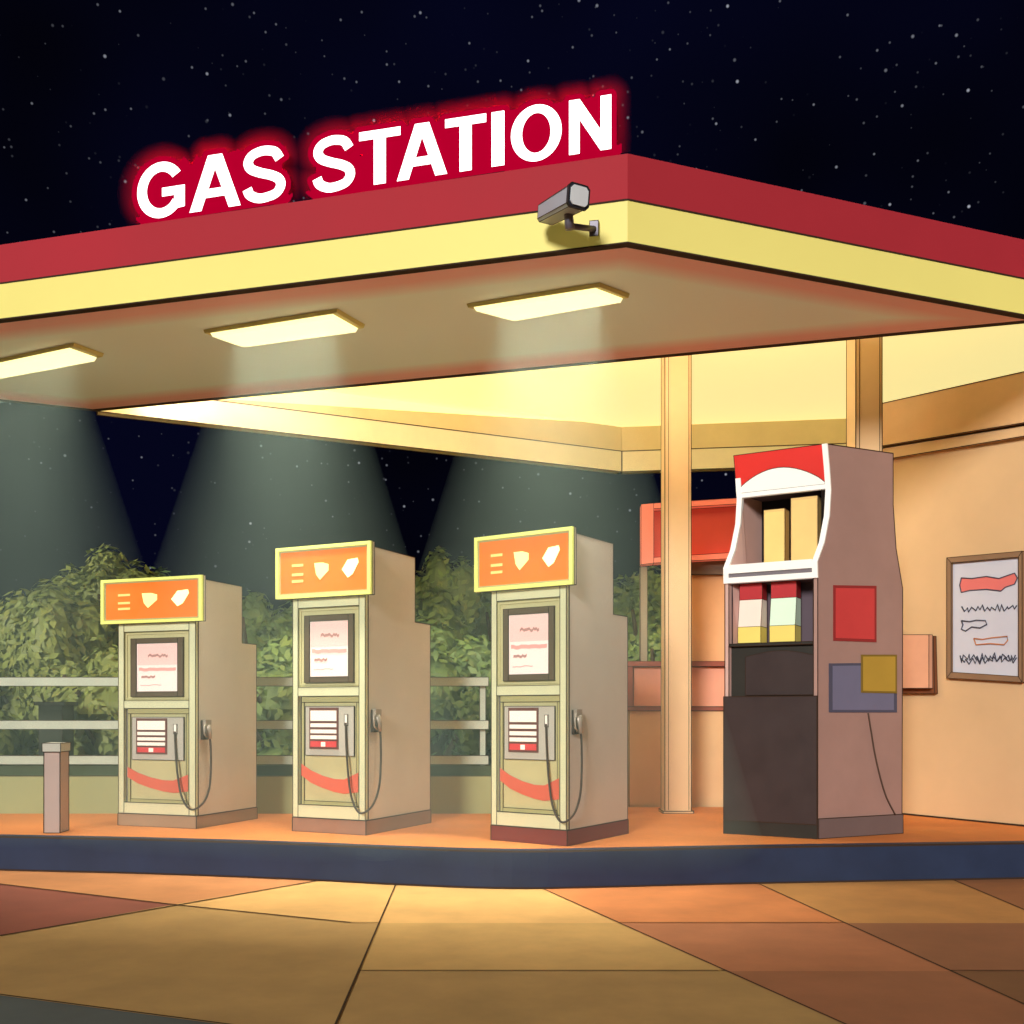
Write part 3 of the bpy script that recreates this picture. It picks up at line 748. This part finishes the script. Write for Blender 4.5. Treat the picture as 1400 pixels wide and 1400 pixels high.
# white window trim following the curved sides, rails
b = MB()
zs_list = [zb0]+[z for s_, z in side[2:]]
for a0, a1 in ((-.004,.034),(KW-.034,KW+.004)):
    for (za, zb_) in zip(zs_list, zs_list[1:]):
        sa, sb_ = s_at(za), s_at(zb_)
        if a0 > .1 and za >= zh: continue
        b.hexa([Fk(a0,sa,za,.03),Fk(a1,sa,za,.03),Fk(a1,sa,za,-.018),Fk(a0,sa,za,-.018)], [Fk(a0,sb_,zb_,.03),Fk(a1,sb_,zb_,.03),Fk(a1,sb_,zb_,-.018),Fk(a0,sb_,zb_,-.018)])
def rail(b, z0, z1, y0, y1, mi=0):
    s0 = s_at((z0+z1)/2); b.hexa([Fk(.034,s0,z0,y0),Fk(KW-.034,s0,z0,y0),Fk(KW-.034,s0,z0,y1),Fk(.034,s0,z0,y1)], [Fk(.034,s0,z1,y0),Fk(KW-.034,s0,z1,y0),Fk(KW-.034,s0,z1,y1),Fk(.034,s0,z1,y1)], mi)
rail(b, zw1-.02, zw1+.012, -.018, .02); rail(b, zb0+.07, zw0+.02, -.02, .05); rail(b, zb0, zb0+.04, -.02, .05); rail(b, zb0+.041, zb0+.069, -.008, .05, 1)
b.build('window_frame', [wt, mat('sill_slate',(120,112,118),.5,var=0)], kiosk)
# interior of the display window
dp = .34
def inner_box(z0, z1, d0, d1, mats, name):
    b = MB(); a0, a1 = .034, KW-.034; s0 = s_at((z0+z1)/2)*.5+.02
    lo_, hi_ = [Fk(a0,s0,z0,d0),Fk(a1,s0,z0,d0),Fk(a1,s0,z0,d1),Fk(a0,s0,z0,d1)], [Fk(a0,s0,z1,d0),Fk(a1,s0,z1,d0),Fk(a1,s0,z1,d1),Fk(a0,s0,z1,d1)]
    b.add(lo_+hi_, [(0,1,2,3)], 0); b.add(lo_+hi_, [(4,5,6,7)], 1); b.add(lo_+hi_, [(2,3,7,6)], 2); b.add(lo_+hi_, [(1,2,6,5)], 3); b.add(lo_+hi_, [(0,3,7,4)], 4)
    return b.build(name, mats, kiosk)
inner_box(zw0+.02, zw1+.0, .03, dp, [inner_p, inner_g, blk, inner_p, blk], 'display_interior')
# lower bay, ledge, panels
z_ledge = zf(878); z_door = zf(952)
inner_box(z_ledge, zb0-.002, .004, .2, [dk2, inner_g, inner_g, inner_g, inner_g], 'bay_interior')
def fbox(name, a0, a1, z0, z1, d0, d1, mats, seam=.003, par=None):
    b = MB(); b.hexa([Fk(a0,0,z0,d0),Fk(a1,0,z0,d0),Fk(a1,0,z0,d1),Fk(a0,0,z0,d1)], [Fk(a0,0,z1,d0),Fk(a1,0,z1,d0),Fk(a1,0,z1,d1),Fk(a0,0,z1,d1)])
    if seam: b.seams(seam)
    return b.build(name, mats, par or kiosk)
fbox('ledge', .034, KW-.034, z_ledge-.02, z_ledge-.002, -.002, .2, [dk2, INK])
aL = az(1003, 900)[0]
fbox('recess_panel', .034, KW-.034, z_door+.002, z_ledge-.022, .03, .05, [dk2, INK])
b = MB(); aa0, aa1 = az(1113,905)[0], az(1018,905)[0]; za0, za1 = z_door+.01, z_ledge-.06
arcp = [(aa0, za0),(aa0, za1-.04)]+[(aa0+(aa1-aa0)*i/8, za1-.04+.04*math.sin(math.pi*i/8)) for i in range(1,8)]+[(aa1, za1-.04),(aa1, za0)]
b.prism([Fk(a,0,z,.028) for a, z in arcp], -fi*.012); b.seams(.003); b.build('coin_hatch', [dk, INK], kiosk)
door = fbox('lower_door', .002, KW+.004, ISL+.10, z_door, -.016, .0, [dk, INK], .004)
b = MB()
dx0, dx1, dz0, dz1 = az(1108,970)[0], az(1026,970)[0], ISL+.15, z_door-.06
for (a0, a1, z0, z1) in ((dx0,dx0+.02,dz0,dz1),(dx1-.02,dx1,dz0,dz1),(dx0+.02,dx1-.02,dz0,dz0+.02),(dx0+.02,dx1-.02,dz1-.02,dz1)):
    b.hexa([Fk(a0,0,z0,-.026),Fk(a1,0,z0,-.026),Fk(a1,0,z0,-.0165),Fk(a0,0,z0,-.0165)], [Fk(a0,0,z1,-.026),Fk(a1,0,z1,-.026),Fk(a1,0,z1,-.0165),Fk(a0,0,z1,-.0165)])
b.build('door_moulding', [dk2], door)
fbox('plinth', .0, KW+.004, ISL+.0005, ISL+.098, -.018, .02, [dk2, INK])
zs1 = sz(1180,1116)[1]
b = MB(); b.hexa([kc+sd*.0+Vector((0,0,ISL+.002))+PS.n*.001, kc+sd*(rb+.002)+Vector((0,0,ISL+.002))+PS.n*.001, kc+sd*(rb+.002)+Vector((0,0,ISL+.002))+PS.n*.01, kc+Vector((0,0,ISL+.002))+PS.n*.01],
                 [kc+sd*.0+Vector((0,0,zs1))+PS.n*.001, kc+sd*(rb+.002)+Vector((0,0,zs1))+PS.n*.001, kc+sd*(rb+.002)+Vector((0,0,zs1))+PS.n*.01, kc+Vector((0,0,zs1))+PS.n*.01])
b.seams(.003); b.build('skirting', [mat('skirting_grey',(116,98,96),.6,var=.06), INK], kiosk)
# stickers on the side
def sticker(q, c, nm, off, lab):
    m = mat('sticker_'+nm, c, .5, var=.05); mb_ = mat('sticker_edge_'+nm, tuple(int(x*.72) for x in c), .5, var=0)
    b = MB(); pts = [PS.hit(x, y, off) for x, y in q]; ce = sum(pts, Vector())/4
    b.prism(pts, PS.n*.003, 1); b.prism([ce+(p-ce)*.9+PS.n*.0035 for p in pts], PS.n*.001, 0)
    o = b.build('sticker', [m, mb_], kiosk); o['label'] = lab
sticker([(1139,800),(1198,801),(1198,878),(1139,876)], (214,70,70), 'red', .001, 'red square sticker')
sticker([(1133,907),(1226,906),(1226,974),(1133,974)], (118,116,142), 'blue', .001, 'slate blue sticker')
sticker([(1177,895),(1226,895),(1226,948),(1177,947)], (188,152,62), 'mustard', .006, 'mustard yellow sticker')
cp = [PS.hit(x, y, .012) for x, y in ((1187,975),(1191,1000),(1198,1040),(1210,1085),(1224,1114))]
b = MB(); b.tube(bez(cp, 6), .006, 8); b.build('power_cord', [mat('cord_brown',(84,64,54),.5,var=0)], kiosk)
# goods in the window and the bay
def goods(px0, px1, pyt, col, label):
    a0, a1 = az(px1, 720)[0], az(px0, 720)[0]; d0 = .10
    s0 = .06; zt = zw0+.021; z1 = Plane(Fk(0,s0,0,d0), fd).hit((px0+px1)/2, pyt).z
    h0 = Plane(Fk(0,s0,0,d0), fd)
    u0 = (h0.hit(px1,720)-Fk(0,s0,0,d0)).dot(fd); u1 = (h0.hit(px0,720)-Fk(0,s0,0,d0)).dot(fd)
    b = MB(); b.hexa([Fk(u0,s0,zt,d0),Fk(u1,s0,zt,d0),Fk(u1,s0,zt,d0+.12),Fk(u0,s0,zt,d0+.12)], [Fk(u0,s0,z1,d0),Fk(u1,s0,z1,d0),Fk(u1,s0,z1,d0+.12),Fk(u0,s0,z1,d0+.12)])
    b.seams(.003)
    b.hexa([Fk(u0+.01,s0,zt+.02,d0-.002),Fk(u1-.01,s0,zt+.02,d0-.002),Fk(u1-.01,s0,zt+.02,d0-.0005),Fk(u0+.01,s0,zt+.02,d0-.0005)], [Fk(u0+.01,s0,z1-.02,d0-.002),Fk(u1-.01,s0,z1-.02,d0-.002),Fk(u1-.01,s0,z1-.02,d0-.0005),Fk(u0+.01,s0,z1-.02,d0-.0005)], 2)
    base_ = Fk((u0+u1)/2, s0, zt, d0+.06)
    o = b.build('carton', [mat('carton_%d'%px0, col, .6, var=.05), INK, mat('carton_face_%d'%px0, tuple(min(255,int(x*1.06)) for x in col), .6, var=.05)], None, origin=base_)
    tag(o, label, 'box', 'tall tan cartons in the cabinet window')
goods(1044, 1073, 696, (250,208,128), 'shorter tan carton standing in the cabinet window')
goods(1081, 1118, 679, (240,200,128), 'taller tan carton standing in the cabinet window')
cred = mat('pack_red', (186,48,54), .5, var=.04); cyel = mat('pack_yellow', (232,210,110), .5, emit=.12, ecol=(232,210,110), var=.04)
def pack(px0, px1, mid, label):
    pl_ = Plane(Fk(0,0,0,.05), fd); o_ = Fk(0,0,0,.05)
    u0 = (pl_.hit(px1,830)-o_).dot(fd); u1 = (pl_.hit(px0,830)-o_).dot(fd)
    zA, zB, zC, zD = z_ledge+.002, pl_.hit(1060,856).z, pl_.hit(1060,818).z, pl_.hit(1060,794).z
    root = empty('snack_pack', Fk((u0+u1)/2,0,zA,.08), label, 'snack box', 'product boxes in the cabinet bay')
    sl_ = .028
    def pc(z0, y0, z1, y1, m, nm):
        b = MB(); b.hexa([Fk(u0,0,z0,y0),Fk(u1,0,z0,y0),Fk(u1,0,z0,.17),Fk(u0,0,z0,.17)], [Fk(u0,0,z1,y1),Fk(u1,0,z1,y1),Fk(u1,0,z1,.17),Fk(u0,0,z1,.17)])
        b.seams(.002); b.build(nm, [m, INK], root)
    pc(zA, .012, zB, .012, cyel, 'yellow_tray'); pc(zB, .012, zC, .05, mid, 'front_label'); pc(zC, .05, zD, .05, cred, 'red_lid')
pack(1011, 1042, mat('pack_pink', (244,220,206), .5, emit=.1, ecol=(250,225,215), var=.03), 'pink faced snack box with red lid and yellow tray')
pack(1054, 1089, mat('pack_mint', (216,240,214), .5, emit=.1, ecol=(220,245,220), var=.03), 'mint faced snack box with red lid and yellow tray')

# ------------------------------------------------------------------ shop building on the far side
Aw = Vector((3.232, 9.14, 0)); Bw = Vector((3.975, 7.95, 0)); wd = (Bw-Aw).normalized(); PWl = Plane(Aw, wd)
inn = -PWl.n
ws = mat('wall_peach', (234,196,150), .7, k=.82, var=.07, scale=.9); wc = mat('cornice_peach', (224,182,136), .65, k=.88, var=.06)
shop = empty('shop_building', (Aw.x, Aw.y, ISL), 'peach rendered shop wall with a stepped cornice, behind the vending cabinet', 'building')
Ew = Aw + wd*3.4
def wz(px, py): return PWl.hit(px, py).z
b = MB(); b.hexa([Aw+Vector((0,0,ISL)),Ew+Vector((0,0,ISL)),Ew+inn*.2+Vector((0,0,ISL)),Aw+inn*.2+Vector((0,0,ISL))],
                 [Aw+Vector((0,0,3.70)),Ew+Vector((0,0,3.70)),Ew+inn*.2+Vector((0,0,3.70)),Aw+inn*.2+Vector((0,0,3.70))]); b.build('wall', [ws], shop)
b = MB(); b.hexa([Aw+inn*.001+Vector((0,0,ISL+.002)),Ew+Vector((0,0,ISL+.002)),Ew-inn*.012+Vector((0,0,ISL+.002)),Aw-inn*.012+Vector((0,0,ISL+.002))],
                 [Aw+inn*.001+Vector((0,0,ISL+.014)),Ew+Vector((0,0,ISL+.014)),Ew-inn*.012+Vector((0,0,ISL+.014)),Aw-inn*.012+Vector((0,0,ISL+.014))]); b.build('base_trim', [INK], shop)
def cornice(y0a, y0b, y1a, y1b, proud, nm, m, tail=-.02, seam=.005):
    u0, uE = tail, 3.4
    za0, zb0_ = wz(1196,y1a), wz(1400,y1b); za1, zb1_ = wz(1196,y0a), wz(1400,y0b)
    ua, ub = PWl.uz(1196,700)[0], PWl.uz(1400,700)[0]
    li = lambda z0, z1, u: z0+(z1-z0)*(u-ua)/(ub-ua)
    b = MB(); ue = ub+.6
    q = lambda u, z, o: PWl.at(u, z, o)
    b.hexa([q(u0,li(za0,zb0_,u0),proud),q(ue,li(za0,zb0_,ue),proud),q(ue,li(za0,zb0_,ue),-.12),q(u0,li(za0,zb0_,u0),-.12)],
           [q(u0,li(za1,zb1_,u0),proud),q(ue,li(za1,zb1_,ue),proud),q(ue,li(za1,zb1_,ue),-.12),q(u0,li(za1,zb1_,u0),-.12)])
    b.seams(seam); return b.build(nm, [m, INK], shop)
cornice(557,512,614,581,.07,'cornice',wc); cornice(616,583.5,632,598,.04,'cornice_moulding',ws)
# wall box
def wpl(q, o0, o1): 
    b = MB(); pts = [PWl.hit(x, y, o0) for x, y in q]; b.prism(pts, PWl.n*(o1-o0)); return b
wb = empty('wall_box', PWl.hit(1255,948,0), 'salmon junction box on the shop wall behind the vending cabinet', 'wall box')
wpl([(1222,870),(1280,870),(1282,948),(1222,948)], .0, .04).seams(.003).build('shadow_plate', [mat('box_brown',(120,72,46),.6,var=.05), INK], wb)  # dark plate offset right and down as the box's shadow edge
wpl([(1220,868),(1275,868),(1275,941),(1220,941)], .041, .09).seams(.003).build('cover', [mat('box_salmon',(222,166,136),.55,var=.06), INK], wb)
# notice board
nb = empty('notice_board', PWl.hit(1350,930,0), 'white notice board with scribbled lines in a brown frame on the shop wall', 'notice board')
fb = mat('board_frame', (142,112,86), .55, var=.05); wp = mat('board_paper', (206,208,222), .5, var=.03)
oq = [(1298,763),(1401,754),(1401,933),(1298,927)]; iq = [(1304,770),(1396,762),(1396,925),(1304,919)]
b = MB()
for i in range(4):
    j = (i+1)%4; pts = [oq[i],oq[j],iq[j],iq[i]]; P_ = [PWl.hit(x,y,.0) for x,y in pts]; b.prism(P_, PWl.n*.035)
b.seams(.003); b.build('frame', [fb, INK], nb)
wpl(iq, .004, .015).build('paper', [wp], nb)
def zoomxy(p): return (1200+p[0]/3.5, 580+p[1]/3.5)
ink2 = mat('marker_ink', (72,74,92), .6, var=0); rpk = mat('marker_pink', (226,120,116), .6, var=0); orm = mat('marker_orange', (196,130,92), .6, var=0)
b = MB()
ban = [(400,735),(450,738),(520,728),(580,738),(625,722),(655,712),(668,735),(655,765),(610,780),(590,798),(520,790),(440,795),(400,805),(392,770)]
b.prism([PWl.hit(*zoomxy(p), .0155) for p in ban], PWl.n*.001, 0)
def line(pts, r, mi, close=False):
    q = [PWl.hit(*zoomxy(p), .0185) for p in pts]
    if close: q.append(q[0])
    b.tube(q, r, 5, mi)
line(ban, .005, 1, True)
def scrib(x0, x1, y, amp, n, seed, mi=1):
    r_ = random.Random(seed); line([(x0+(x1-x0)*i/n+r_.uniform(-6,6), y-(x0+(x1-x0)*i/n-530)*.03+amp*(1 if i%2 else -1)*r_.uniform(.2,1)) for i in range(n+1)], .0058, mi)
scrib(405, 665, 880, 18, 22, 3); scrib(395, 665, 1115, 24, 26, 9); scrib(400, 665, 1130, 18, 20, 12)
line([(400,940),(440,945),(470,938),(515,940),(522,958),(490,975),(450,970),(420,990),(400,980),(408,960)], .006, 1, True)
line([(460,1025),(500,1030),(545,1022),(620,1015),(622,1035),(605,1055),(540,1050),(470,1055)], .006, 2, True)
b.build('handwriting', [rpk, ink2, orm], nb)

# ------------------------------------------------------------------ booth, low wall and red light box behind the pillar
Yb = 9.66
lw = mat('lowwall_tan', (230,188,140), .7, var=.06); pk = mat('panel_pink', (240,170,142), .6, var=.06); mar = mat('panel_maroon', (150,84,70), .6, var=.05)
def yb(name, px0, px1, py0, py1, Y0, dep, mats, par, seam=.004, zmin=None):
    a, c = at_y(px0, py1, Y0), at_y(px1, py0, Y0); b = MB()
    z0 = a.z if zmin is None else zmin
    b.box((a.x, Y0, z0), (c.x, Y0+dep, c.z))
    if seam: b.seams(seam)
    return b.build(name, mats, par)
w0 = empty('low_wall', (at_y(930,1100,Yb).x, Yb, ISL), 'low tan wall with a pink panel band and maroon rails behind the pillar', 'wall')
yb('wall', 860, 1010, 972, 1103, Yb, .16, [lw, INK], w0, zmin=ISL-.15)
yb('panel', 866, 1010, 912, 966, Yb+.03, .1, [pk, INK], w0)
for y0_, y1_ in ((904,911),(966.5,971.5)): yb('rail', 858, 1010, y0_, y1_, Yb-.02, .18, [mar, INK], w0, .002)
yb('end_post', 858, 865.5, 911.5, 966, Yb-.01, .15, [mar, INK], w0, .002)
bt = empty('booth', (at_y(965,900,9.9).x, 9.9, ISL), 'small tan booth wall under the red light box, beside the vending cabinet', 'booth')
yb('wall', 927, 1016, 786, 1100, 9.9, .5, [mat('booth_tan',(238,180,132),.7,var=.06), INK], bt, zmin=ISL-.2)
yb('roof_band', 925, 1018, 765, 785.5, 9.86, .56, [mat('band_grey',(124,106,92),.6,var=.05), INK], bt)
lb_ = empty('red_light_box', at_y(940,775,9.95), 'red sign box with salmon frame on a thin post behind the pillar', 'sign')
rf = mat('box_frame', (246,136,112), .5, emit=.2, ecol=(250,130,104), var=.04); rr = mat('box_red', (206,74,58), .5, var=.05, emit=.14, ecol=(206,84,62))
d_ = (Vector((1,-.06,0))).normalized(); PL = Plane((at_y(875,730,9.95).x, 9.95), d_)
def pbox(q, o0, o1, name, mats, par, seam=.003):
    b = MB(); b.prism([PL.hit(x,y,o0) for x,y in q], PL.n*(o1-o0)); 
    if seam: b.seams(seam)
    return b.build(name, mats, par)
b = MB()
for q in ([(875,694),(892,692.5),(892,773),(875,775)], [(892,692.5),(1030,684),(1030,692),(892,700)], [(892,765.5),(1030,757),(1030,765),(892,773)]):
    b.prism([PL.hit(x,y,0) for x,y in q], PL.n*.16)
b.seams(.003); b.build('frame', [rf, INK], lb_)
pbox([(892.3,700.3),(1029,692.3),(1029,757),(892.3,765)], .0, .05, 'red_face', [rr, INK], lb_)
pp = PL.hit(880, 775, .08)
b = MB(); b.box((pp.x-.033,pp.y-.02,ISL-.15),(pp.x+.033,pp.y+.05,pp.z-.003)); b.seams(.003); b.build('post', [mat('post_grey',(150,136,112),.6,var=.05), INK], lb_)

# ------------------------------------------------------------------ rail fence on a low green wall
Yf = 8.97
lwg = empty('garden_wall', (at_y(330,1113,Yf).x, Yf, ISL), 'low pale green wall running under the white rail fence', 'wall')
gw = mat('wall_green', (168,170,120), .75, var=.08, scale=1.2); gd = mat('wall_dark_green', (74,82,56), .8, var=.1)
x0_, x1_ = at_y(-500,1100,Yf).x, at_y(857,1100,Yf).x
zt_ = at_y(0,1061,Yf).z
b = MB(); b.box((x0_,Yf,ISL-.1),(x1_,Yf+.18,zt_)); b.seams(.004); b.build('wall', [gw, INK], lwg)
b = MB(); b.box((x0_,Yf+.06,zt_+.001),(x1_,Yf+.16,at_y(0,1047,Yf).z)); b.build('coping', [gd], lwg)
fence = empty('rail_fence', (at_y(330,1061,Yf).x, Yf, zt_), 'white three rail fence on the low green wall behind the pumps', 'fence')
fw = mat('fence_white', (198,206,186), .6, k=.95, var=.08)
for y0_, y1_ in ((926,938),(985,997),(1033,1045)):
    a, c = at_y(-500,y1_,Yf+.05), at_y(668,y0_,Yf+.05); b = MB(); b.box((a.x,Yf+.03,a.z),(c.x,Yf+.075,c.z)); b.seams(.003); b.build('rail', [fw, INK], fence)
for px in (-260, 232, 500, 660):
    a, c = at_y(px-4,1061,Yf+.1), at_y(px+4,931,Yf+.1); b = MB(); b.box((a.x,Yf+.08,zt_+.08),(c.x,Yf+.13,c.z)); b.seams(.003); b.build('post', [fw, INK], fence)

# ------------------------------------------------------------------ bollard, utility box
bp = on_z(70, 1139, ISL); bol = empty('bollard', (bp.x, bp.y, ISL), 'square grey bollard with a pale cap at the kerb edge', 'bollard', rz=0)
s_ = 1/1400*bp.y; fr = [on_z(60,1139,ISL), on_z(82,1139,ISL), on_z(94,1135,ISL), on_z(71,1134,ISL)]
fr = [Vector((p.x,p.y,0)) for p in fr]; ce = sum(fr, Vector())/4; zt2 = at_y(75,1028,bp.y).z
b = MB(); b.slab(fr, ISL+.001, zt2); b.seams(.004); b.build('post', [mat('bollard_grey',(194,170,160),.6,var=.08), INK], bol)
o2 = [ce+(p-ce)*1.14 for p in fr]; b = MB(); b.slab(o2, zt2+.001, at_y(75,1016,bp.y).z); b.seams(.003); b.build('cap', [mat('bollard_cap',(196,194,180),.5,var=.05), INK], bol)
ub = at_y(68, 1060, 9.7); b = MB(); a, c = at_y(53,990,9.7), at_y(85,964,9.7); b.box((a.x,9.7,.06),(c.x,9.95,c.z)); b.box((a.x-.03,9.67,c.z),(c.x+.03,9.98,c.z+.03)); b.seams(.003)
o = b.build('utility_box', [mat('utility_green',(58,60,46),.7,var=.1), INK], None, origin=(ub.x, 9.8, .06)); tag(o, 'small dark green utility box behind the fence, above the bollard', 'utility box')

# ------------------------------------------------------------------ bushes and trees behind the fence
def leafmat(name, rgb, k):
    m = bpy.data.materials.new(name); m.use_nodes = True; t = m.node_tree; pb = t.nodes['Principled BSDF']
    g = t.nodes.new('ShaderNodeVertexColor'); g.layer_name = 'leaf'
    t.links.new(g.outputs['Color'], pb.inputs['Base Color']); pb.inputs['Roughness'].default_value = .6
    return m
lm = leafmat('leaves', (0,0,0), 1); bark = mat('bark', (78,62,42), .9, var=.2)
def bush(cx_px, top_px, half_px, Y, seed, label, name='bush', col=(118,132,60), lobes=9, n=5600, rz=.0):
    r_ = random.Random(seed); c = at_y(cx_px, 975, Y); zt = at_y(cx_px, top_px, Y).z; hw = half_px/1400*Y; hgt = zt-.06
    root = empty(name, (c.x, Y, .06), label, 'bush' if name == 'bush' else 'tree', 'bushes behind the fence' if name == 'bush' else 'trees behind the fence')
    b = MB()
    b.tube([(c.x,Y,.05),(c.x+.05,Y,hgt*.35),(c.x-.04,Y,hgt*.62)], [.11,.08,.05], 8)
    for k in range(6):
        a_ = r_.uniform(0,6.28); z0 = hgt*r_.uniform(.15,.5)
        b.tube([(c.x,Y,z0),(c.x+math.cos(a_)*hw*.35,Y+math.sin(a_)*.5,z0+hgt*.2),(c.x+math.cos(a_)*hw*.6,Y+math.sin(a_)*.9,z0+hgt*.38)], [.05,.035,.02], 6)
    b.build('trunk', [bark], root)
    # lobes of foliage
    L = [(0, 0, hgt*.84, hw*.42, hgt*.16), (-hw*.55, .1, hgt*r_.uniform(.70,.78), hw*.46, hgt*.19), (hw*.52, 0, hgt*r_.uniform(.72,.80), hw*.46, hgt*.18), (0, -.2, hgt*.62, hw*.62, hgt*.24)]
    for k in range(lobes):
        a_ = k/lobes*6.283+r_.uniform(-.3,.3); rr_ = r_.uniform(.35,.75)
        L.append((math.cos(a_)*hw*rr_, math.sin(a_)*.8*rr_, hgt*r_.uniform(.28,.72), hw*r_.uniform(.26,.42), hgt*r_.uniform(.16,.26)))
    for k in range(5): L.append((r_.uniform(-.8,.8)*hw, r_.uniform(-.5,.3), hgt*r_.uniform(.1,.3), hw*.35, hgt*.2))
    vs_, fs_, cs_ = [], [], []
    for l in L:                                            # dense inner twig-and-leaf mass of each lobe
        o_ = len(vs_); nu, nv = 14, 9; jit = [r_.uniform(.80, 1.0) for _ in range(nu*(nv+1))]
        for iv in range(nv+1):
            for iu in range(nu):
                th, ph = math.pi*iv/nv, 2*math.pi*iu/nu; k_ = .86*jit[iv*nu+iu]
                p = Vector((c.x+l[0]+math.sin(th)*math.cos(ph)*l[3]*k_, Y+l[1]+math.sin(th)*math.sin(ph)*min(.9, l[3])*k_, max(.08, .06+l[2]+math.cos(th)*l[4]*k_)))
                vs_.append(p); cs_.append((*[x*.92 for x in lin(col)], 1))
        for iv in range(nv):
            for iu in range(nu):
                a_, b_ = o_+iv*nu+iu, o_+iv*nu+(iu+1)%nu; fs_.append((a_, b_, b_+nu, a_+nu))
    tot = sum(l[3]*l[4] for l in L)
    for l in L:
        lob = r_.uniform(.86,1.16)
        for k in range(int(n*l[3]*l[4]/tot)):
            while True:
                v = Vector((r_.uniform(-1,1), r_.uniform(-1,1), r_.uniform(-1,1)))
                if .25 < v.length < 1: break
            v = v.normalized()*(v.length**.45)
            p = Vector((c.x+l[0]+v.x*l[3], Y+l[1]+v.y*min(.9, l[3]), .06+l[2]+v.z*l[4]))
            if p.z < .1: continue
            nn = (v+Vector((r_.uniform(-.5,.5),r_.uniform(-.5,.5),r_.uniform(-.3,.5)))).normalized()
            t = nn.cross(Vector((r_.uniform(-1,1),r_.uniform(-1,1),r_.uniform(-1,1)))).normalized(); q = nn.cross(t)
            s = r_.uniform(.034,.072)
            o_ = len(vs_); vs_ += [p+t*s*1.25, p+q*s*.55+t*.1*s, p-t*s*1.1, p-q*s*.55+t*.1*s]
            fs_.append((o_,o_+1,o_+2,o_+3))
            f = lob*r_.uniform(.82,1.18); cc = lin(col); cs_ += [(cc[0]*f*r_.uniform(.92,1.1), cc[1]*f, cc[2]*f*r_.uniform(.8,1.1), 1)]*4
    ob = MB().add(vs_, fs_)
    me_o = Vector(root['_o'])
    me = bpy.data.meshes.new('crown'); me.from_pydata([tuple(p-me_o) for p in vs_], [], fs_); me.materials.append(lm)
    at_ = me.color_attributes.new('leaf', 'FLOAT_COLOR', 'POINT'); at_.data.foreach_set('color', [x for cc in cs_ for x in cc])
    o = bpy.data.objects.new('crown', me); COL.objects.link(o); o.parent = root
    return root
OL = (138,146,72); GN = (122,142,74); DG = (98,120,66)
bush(-40, 800, 120, 12.2, 1, 'olive bush cut by the left picture edge', col=OL)
bush(145, 742, 80, 12.8, 2, 'tallest olive tree, peaked top above the first pump', 'tree', OL, n=5600)
bush(70, 790, 85, 11.6, 3, 'rounded olive bush above the bollard and utility box', col=OL)
bush(215, 772, 70, 13.2, 4, 'dark green bush just behind the first pump header', col=DG)
bush(345, 806, 75, 12.4, 5, 'mid green bush between the first and second pumps', col=GN)
bush(455, 800, 90, 13.0, 6, 'green bush hidden mostly by the second pump', col=GN)
bush(600, 748, 62, 12.6, 7, 'tall flat topped green tree between the second and third pumps', 'tree', GN, n=5600)
bush(690, 728, 60, 13.6, 8, 'tall green tree showing just above the third pump', 'tree', GN, n=5200)
bush(590, 850, 110, 11.2, 9, 'low dark green shrub in front of the flat topped tree', col=DG)
bush(790, 760, 90, 13.2, 10, 'green bush behind the third pump, reaching its right side', col=GN)
bush(885, 772, 70, 12.4, 11, 'green bush behind the red sign post', col=GN)
bush(400, 870, 130, 11.0, 12, 'low green shrub behind the rails beside the second pump', col=GN)
bush(170, 880, 150, 10.9, 13, 'low olive shrub behind the rails at the first pump', col=OL)
bush(900, 850, 60, 11.4, 14, 'small green shrub beside the pillar over the low wall', col=GN)
bush(740, 880, 110, 11.0, 15, 'low green shrub behind the third pump', col=DG)
bush(-120, 870, 130, 10.9, 16, 'low shrub at the end of the fence, cut by the picture edge', col=OL)
for o in COL.objects:
    if '_o' in o.keys(): del o['_o']
